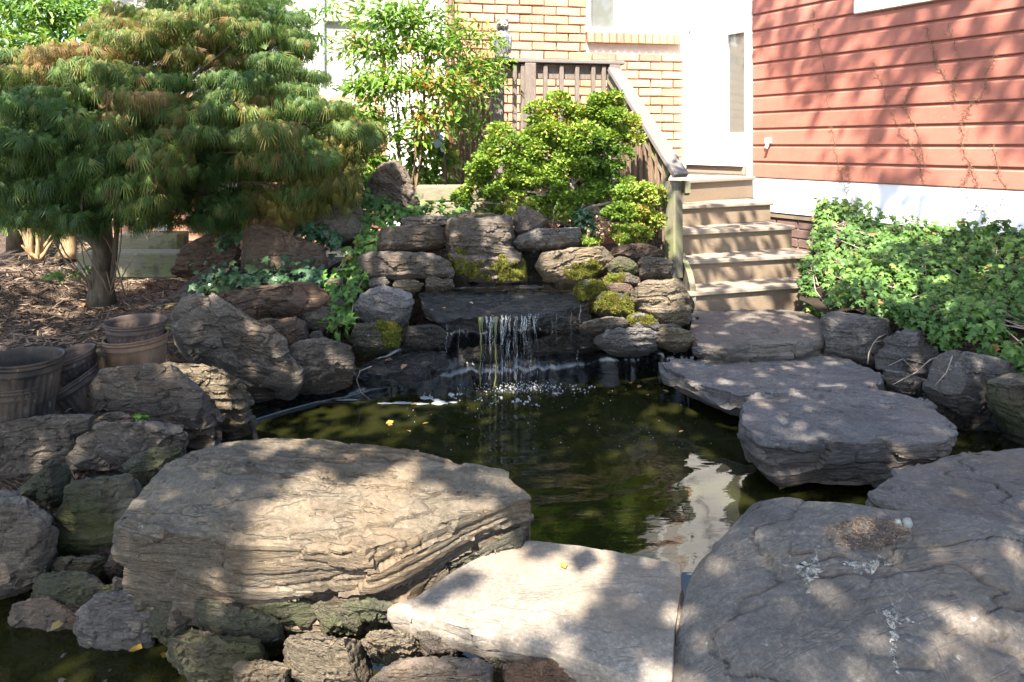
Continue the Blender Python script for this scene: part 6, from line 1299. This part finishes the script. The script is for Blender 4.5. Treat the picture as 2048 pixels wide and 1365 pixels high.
ivy_bed('ivy_bank', 'thick bank of green ivy spilling from the white skirt board down to the boulders', [[(1640, 442, 5.6), (1628, 520, 5.15), (1606, 610, 4.6)], [(1705, 446, 5.4), (1690, 540, 4.85), (1668, 632, 4.2)], [(1800, 453, 5.0), (1790, 560, 4.45), (1765, 648, 3.95)], [(1900, 468, 4.65), (1890, 590, 4.1), (1850, 690, 3.72)], [(2000, 480, 4.35), (1980, 600, 3.85), (1950, 708, 3.5)], [(2130, 485, 4.05), (2110, 620, 3.5), (2080, 745, 3.15)], [(2290, 505, 3.72), (2290, 640, 3.2), (2270, 780, 2.85)]], 14000, 'ivy', .042, .16)
ivy_bed('ivy_patch', 'trailing ivy strand running down between the boulders and the waterfall wall', [[(735, 405, 5.0), (715, 490, 4.55), (655, 560, 4.3), (640, 640, 4.05)], [(760, 425, 4.9), (745, 500, 4.5), (700, 570, 4.2), (675, 650, 4.0)], [(800, 435, 4.85), (765, 490, 4.5), (735, 545, 4.25), (700, 640, 4.0)]], 760, 'ivy', .055, .05, False, 160)
ivy_bed('ivy_patch', 'dull ivy strand lying across the top of the long brown boulder', [[(400, 560, 4.3), (390, 598, 4.15)], [(480, 548, 4.32), (470, 585, 4.15)], [(560, 548, 4.35), (560, 580, 4.18)], [(650, 540, 4.35), (655, 580, 4.2)]], 420, 'ivy_dark', .05, .04, False, 120)
ivy_bed('ivy_patch', 'shaded ivy above the reddish brown boulder under the maple', [[(430, 440, 4.9), (440, 500, 4.7)], [(520, 430, 4.9), (510, 462, 4.65)], [(600, 430, 4.9), (600, 470, 4.65)], [(680, 480, 4.75), (670, 505, 4.55)]], 420, 'ivy_dark', .06, .05, False, 100)
ivy_bed('ivy_patch', 'dark ivy between the purple grey boulder and the standing stone', [[(590, 385, 5.2), (600, 415, 5.0)], [(680, 370, 5.2), (680, 405, 5.0)], [(740, 350, 5.2), (745, 410, 5.0)]], 380, 'ivy', .06, .05, False, 80)
ivy_bed('ivy_patch', 'low ivy along the foot of the timbers and standing stone', [[(800, 425, 4.85), (800, 440, 4.75)], [(850, 415, 5.0), (860, 436, 4.8)], [(930, 418, 5.0), (930, 434, 4.85)], [(1000, 420, 4.95), (1000, 434, 4.8)]], 170, 'ivy', .055, .03, False, 60)

# ---------------------------------------------------------------- mulch chips
n = 26000; x = rng.uniform(-4.6, -1.3, n); y = rng.uniform(2.6, 7.2, n) ; keep = (x < -1.45 - .0 * y) | (y > 4); x, y = x[keep], y[keep]; n = len(x)
z = ground_z(x, y) + .018 * fbm(np.c_[x, y, 0 * x] * 4, 4, 3) + .012 * fbm(np.c_[x, y, 0 * x] * 14, 3, 4)
CH_ = np.array([(-.09, 0, 0), (.09, 0, 0), (.07, 1, 0), (-.07, 1, .02), (0, .5, .09)]); CF = np.array([(0, 1, 4), (1, 2, 4), (2, 3, 4), (3, 0, 4)])
d = np.c_[rng.normal(size=n), rng.normal(size=n) * .8, rng.normal(size=n) * .22]; nr_ = np.c_[rng.normal(size=(n, 2)) * .3, np.ones(n)]
V, Fc, k = scatter(CH_, CF, np.c_[x, y, z + .004], d, nr_, rng.uniform(.02, .075, n)); o = wobj('mulch_chips', V, Fc, M['chip'], None, False, np.repeat(np.clip(rng.beta(2, 2.6, n), 0, 1), k)); tag(o, 'loose bark chips over the mulch bed at the left', 'mulch', kind='stuff')

# ---------------------------------------------------------------- unseen shade trees behind and beside the photographer, leaves placed to cast wanted shade
LIT = [(200, 200, 4.1, .2), (520, 260, 4.1, .12), (350, 60, 4.6, .3), (90, 300, 3.95, .1), (620, 420, 4.55, .14), (1060, 1190, 1.66, .20), (1000, 1120, 1.8, .15), (1180, 1150, 1.75, .14), (600, 1140, 1.74, .15), (690, 1060, 1.80, .26), (830, 985, 1.97, .10), (900, 1040, 1.8, .17), (1000, 1030, 1.8, .1), (270, 1100, 1.78, .07), (780, 1290, 1.6, .16), (650, 1320, 1.6, .17), (460, 1310, 1.66, .07), (420, 900, 2.2, .06), (560, 890, 2.2, .06),
       (1150, 530, 4.3, .24), (1240, 540, 4.2, .2), (1310, 600, 4.1, .2), (1230, 610, 4.0, .14), (1300, 680, 4.0, .14), (980, 470, 4.4, .07), (1440, 390, 5.7, .28), (1560, 400, 5.7, .2), (1420, 490, 5.1, .08), (1500, 580, 4.85, .12), (1600, 500, 5.1, .08), (1390, 590, 4.7, .1),
       (1100, 260, 5, .5), (1250, 300, 5, .42), (990, 330, 5, .36), (1260, 450, 4.7, .26), (1080, 390, 4.9, .22), (1700, 520, 4.95, .32), (1650, 580, 4.6, .26), (1800, 630, 4.1, .18), (1860, 470, 4.75, .16), (1730, 600, 4.4, .2), (1990, 560, 4.0, .07),
       (900, 400, 5.2, .16), (800, 150, 5.35, .6), (920, 150, 5.6, .5), (740, 240, 5.2, .3), (460, 200, 4.15, .14), (280, 105, 4.5, .25), (690, 330, 4.5, .24), (600, 190, 4.5, .22), (120, 110, 4.3, .3), (440, 60, 4.7, .3), (150, 50, 7.5, 1.3), (135, 440, 6.2, .3), (70, 490, 5.6, .2), (130, 505, 6.0, .2), (320, 700, 3.05, .05), (440, 800, 2.95, .09), (420, 760, 3.0, .05), (1480, 640, 4.4, .1), (1440, 1120, 1.75, .04), (190, 890, 2.5, .06), (300, 925, 2.35, .05), (60, 930, 2.5, .05), (40, 600, 4.4, .12), (100, 640, 3.9, .1), (120, 560, 4.8, .14), (40, 530, 5.5, .2), (300, 490, 5.3, .14)]
DARK = [(350, 1090, 1.76, .14), (330, 1160, 1.76, .1), (560, 960, 2.0, .16), (760, 930, 2.1, .16), (450, 985, 1.95, .12), (120, 1140, 2.1, .25), (250, 1230, 1.85, .2), (400, 1260, 1.74, .12), (60, 1080, 2.05, .22), (200, 1030, 2.2, .14), (1700, 1220, 1.6, .22), (1950, 1150, 1.8, .25), (1620, 1060, 1.9, .16), (1900, 1300, 1.5, .2), (1480, 1150, 1.7, .08),
        (1650, 830, 2.95, .3), (1800, 840, 2.9, .2), (1550, 740, 3.6, .3), (1400, 735, 3.7, .2), (1900, 960, 2.4, .2), (860, 640, 4.0, .3), (1000, 610, 4.05, .3), (820, 480, 4.4, .25), (970, 500, 4.4, .1), (480, 700, 3.6, .3), (560, 520, 4.5, .3), (640, 740, 3.7, .2), (1700, 680, 3.95, .2), (1820, 700, 3.75, .2), (1960, 770, 3.3, .25), (290, 690, 3.1, .12), (60, 760, 2.66, .16), (250, 600, 4.4, .25), (1980, 640, 3.7, .3), (1900, 600, 4.0, .15), (40, 880, 2.6, .12), (310, 830, 2.85, .15), (200, 420, 4.3, .3), (420, 380, 4.3, .3)]
dk = []
for px, py, Y, r in DARK:
    p = P(px, py, Y); q = p - SUN * ((p.z - .4) / SUN.z); dk.append((q.x, q.y, r))
dk = np.array(dk)
lp_, lr_ = [], []
for px, py, Y, r in LIT:
    p = P(px, py, Y); t = (p.z - .4) / SUN.z; q = p - SUN * t; lp_.append((q.x, q.y)); lr_.append(r)
q = Vector((.87, 2.85, -.1)); q = q - SUN * ((q.z - .4) / SUN.z); lp_.append((q.x, q.y)); lr_.append(.16)
lp_ = np.array(lp_); lr_ = np.array(lr_)
NC = 120000; cx = rng.uniform(-5.2, 5.0, NC); cy = rng.uniform(.6, 8.6, NC); pc = np.c_[cx, cy, 0 * cx]
d = np.hypot((cx[:, None] - lp_[:, 0]), (cy[:, None] - lp_[:, 1])) / lr_; lit = 1 - smoothstep(d.min(1), .75, 1.15)
dens = np.full(NC, 1.0)
house_lit = (cy > 5.35 + .0 * cx) & (cx > -1.6) & (cx < 2.35); dens[house_lit] = 0; stz = (cx > 1.0) & (cx < 2.35) & (cy > 4.5) & (cy < 6.0); dens[stz] = .42
sid = (cx >= 2.35) & (cy > 4.9); dens[sid] = .5 * smoothstep(vnoise(np.c_[cx * 3.6 + cy * .5, cy * .9, 0 * cx], 41)[sid], -.35, .25)
far = (cy > 6.2) & (cx < -1.6); dens[far] = .35
ml = (cx < -1.2) & (cy <= 6.2); dens[ml] = .95; mt = ml & (cy > 4.75); dens[mt] = .5
gap = smoothstep(fbm(np.c_[cx * 3.0, cy * 3.0, 0 * cx], 3, 44), np.where(((cx < -.6) & (cy < 4.3)) | (cy < 4.2), -.95, -.72), -.42)
dd_ = (np.hypot(cx[:, None] - dk[:, 0], cy[:, None] - dk[:, 1]) / dk[:, 2]).min(1); dark = 1 - smoothstep(dd_, .7, 1.1)
dens = np.maximum(dens * (.10 + .90 * gap), 1.05 * dark) * (1 - lit)
kp = rng.random(NC) < dens * np.where(cy < 4.2, .66, .56); cx, cy = cx[kp], cy[kp]; n = len(cx)
tt = np.where((cx > 2.2) & (cy > 4.7), rng.uniform(8, 12, n), rng.uniform(3.8, 7.2, n)); pos = np.c_[cx, cy, np.full(n, .4)] + np.array(SUN) * tt[:, None]
dirn = rng.normal(size=(n, 3)) + np.array([0, 0, -.4]); nr_ = unit(rng.normal(size=(n, 3)) * .6 + np.array([0, 0, 1])); sc = rng.uniform(.07, .13, n)
for lb, sel, base, top in [('unseen tall shade tree behind the photographer on the left, crown shaped for its shadow', pos[:, 0] < -.8, (-3.4, -2.4, .2), (-2.6, .2, 4.2)), ('unseen tall shade tree behind the photographer on the right, crown shaped for its shadow', pos[:, 0] >= -.8, (3.6, -1.8, .2), (2.2, .6, 4.3))]:
    e = empty('shade_tree', lb, 'tree', base); V, Fc, k = scatter(OVAL * np.array([1.5, 1, 1]), OVALF, pos[sel], dirn[sel], nr_[sel], sc[sel]); wobj('crown', V, Fc, M['shade'], e, False, rng.random(len(Fc)))
    m = MB(); b, t = Vector(base), Vector(top); m.tube([b - Vector((0, 0, .2)), b.lerp(t, .3) + Vector((.1, 0, .1)), b.lerp(t, .7), t], [.24, .19, .14, .09], 12)
    pp_ = pos[sel]; 
    for _ in range(26):
        c = Vector(pp_[rng.integers(0, len(pp_))]) + Vector((0, 0, -.05)); s = b.lerp(t, random.uniform(.7, 1)); limb(m, s, c, .035, .006, .06, .08, 8)
    m.build('trunk', M['bark'], e, True)
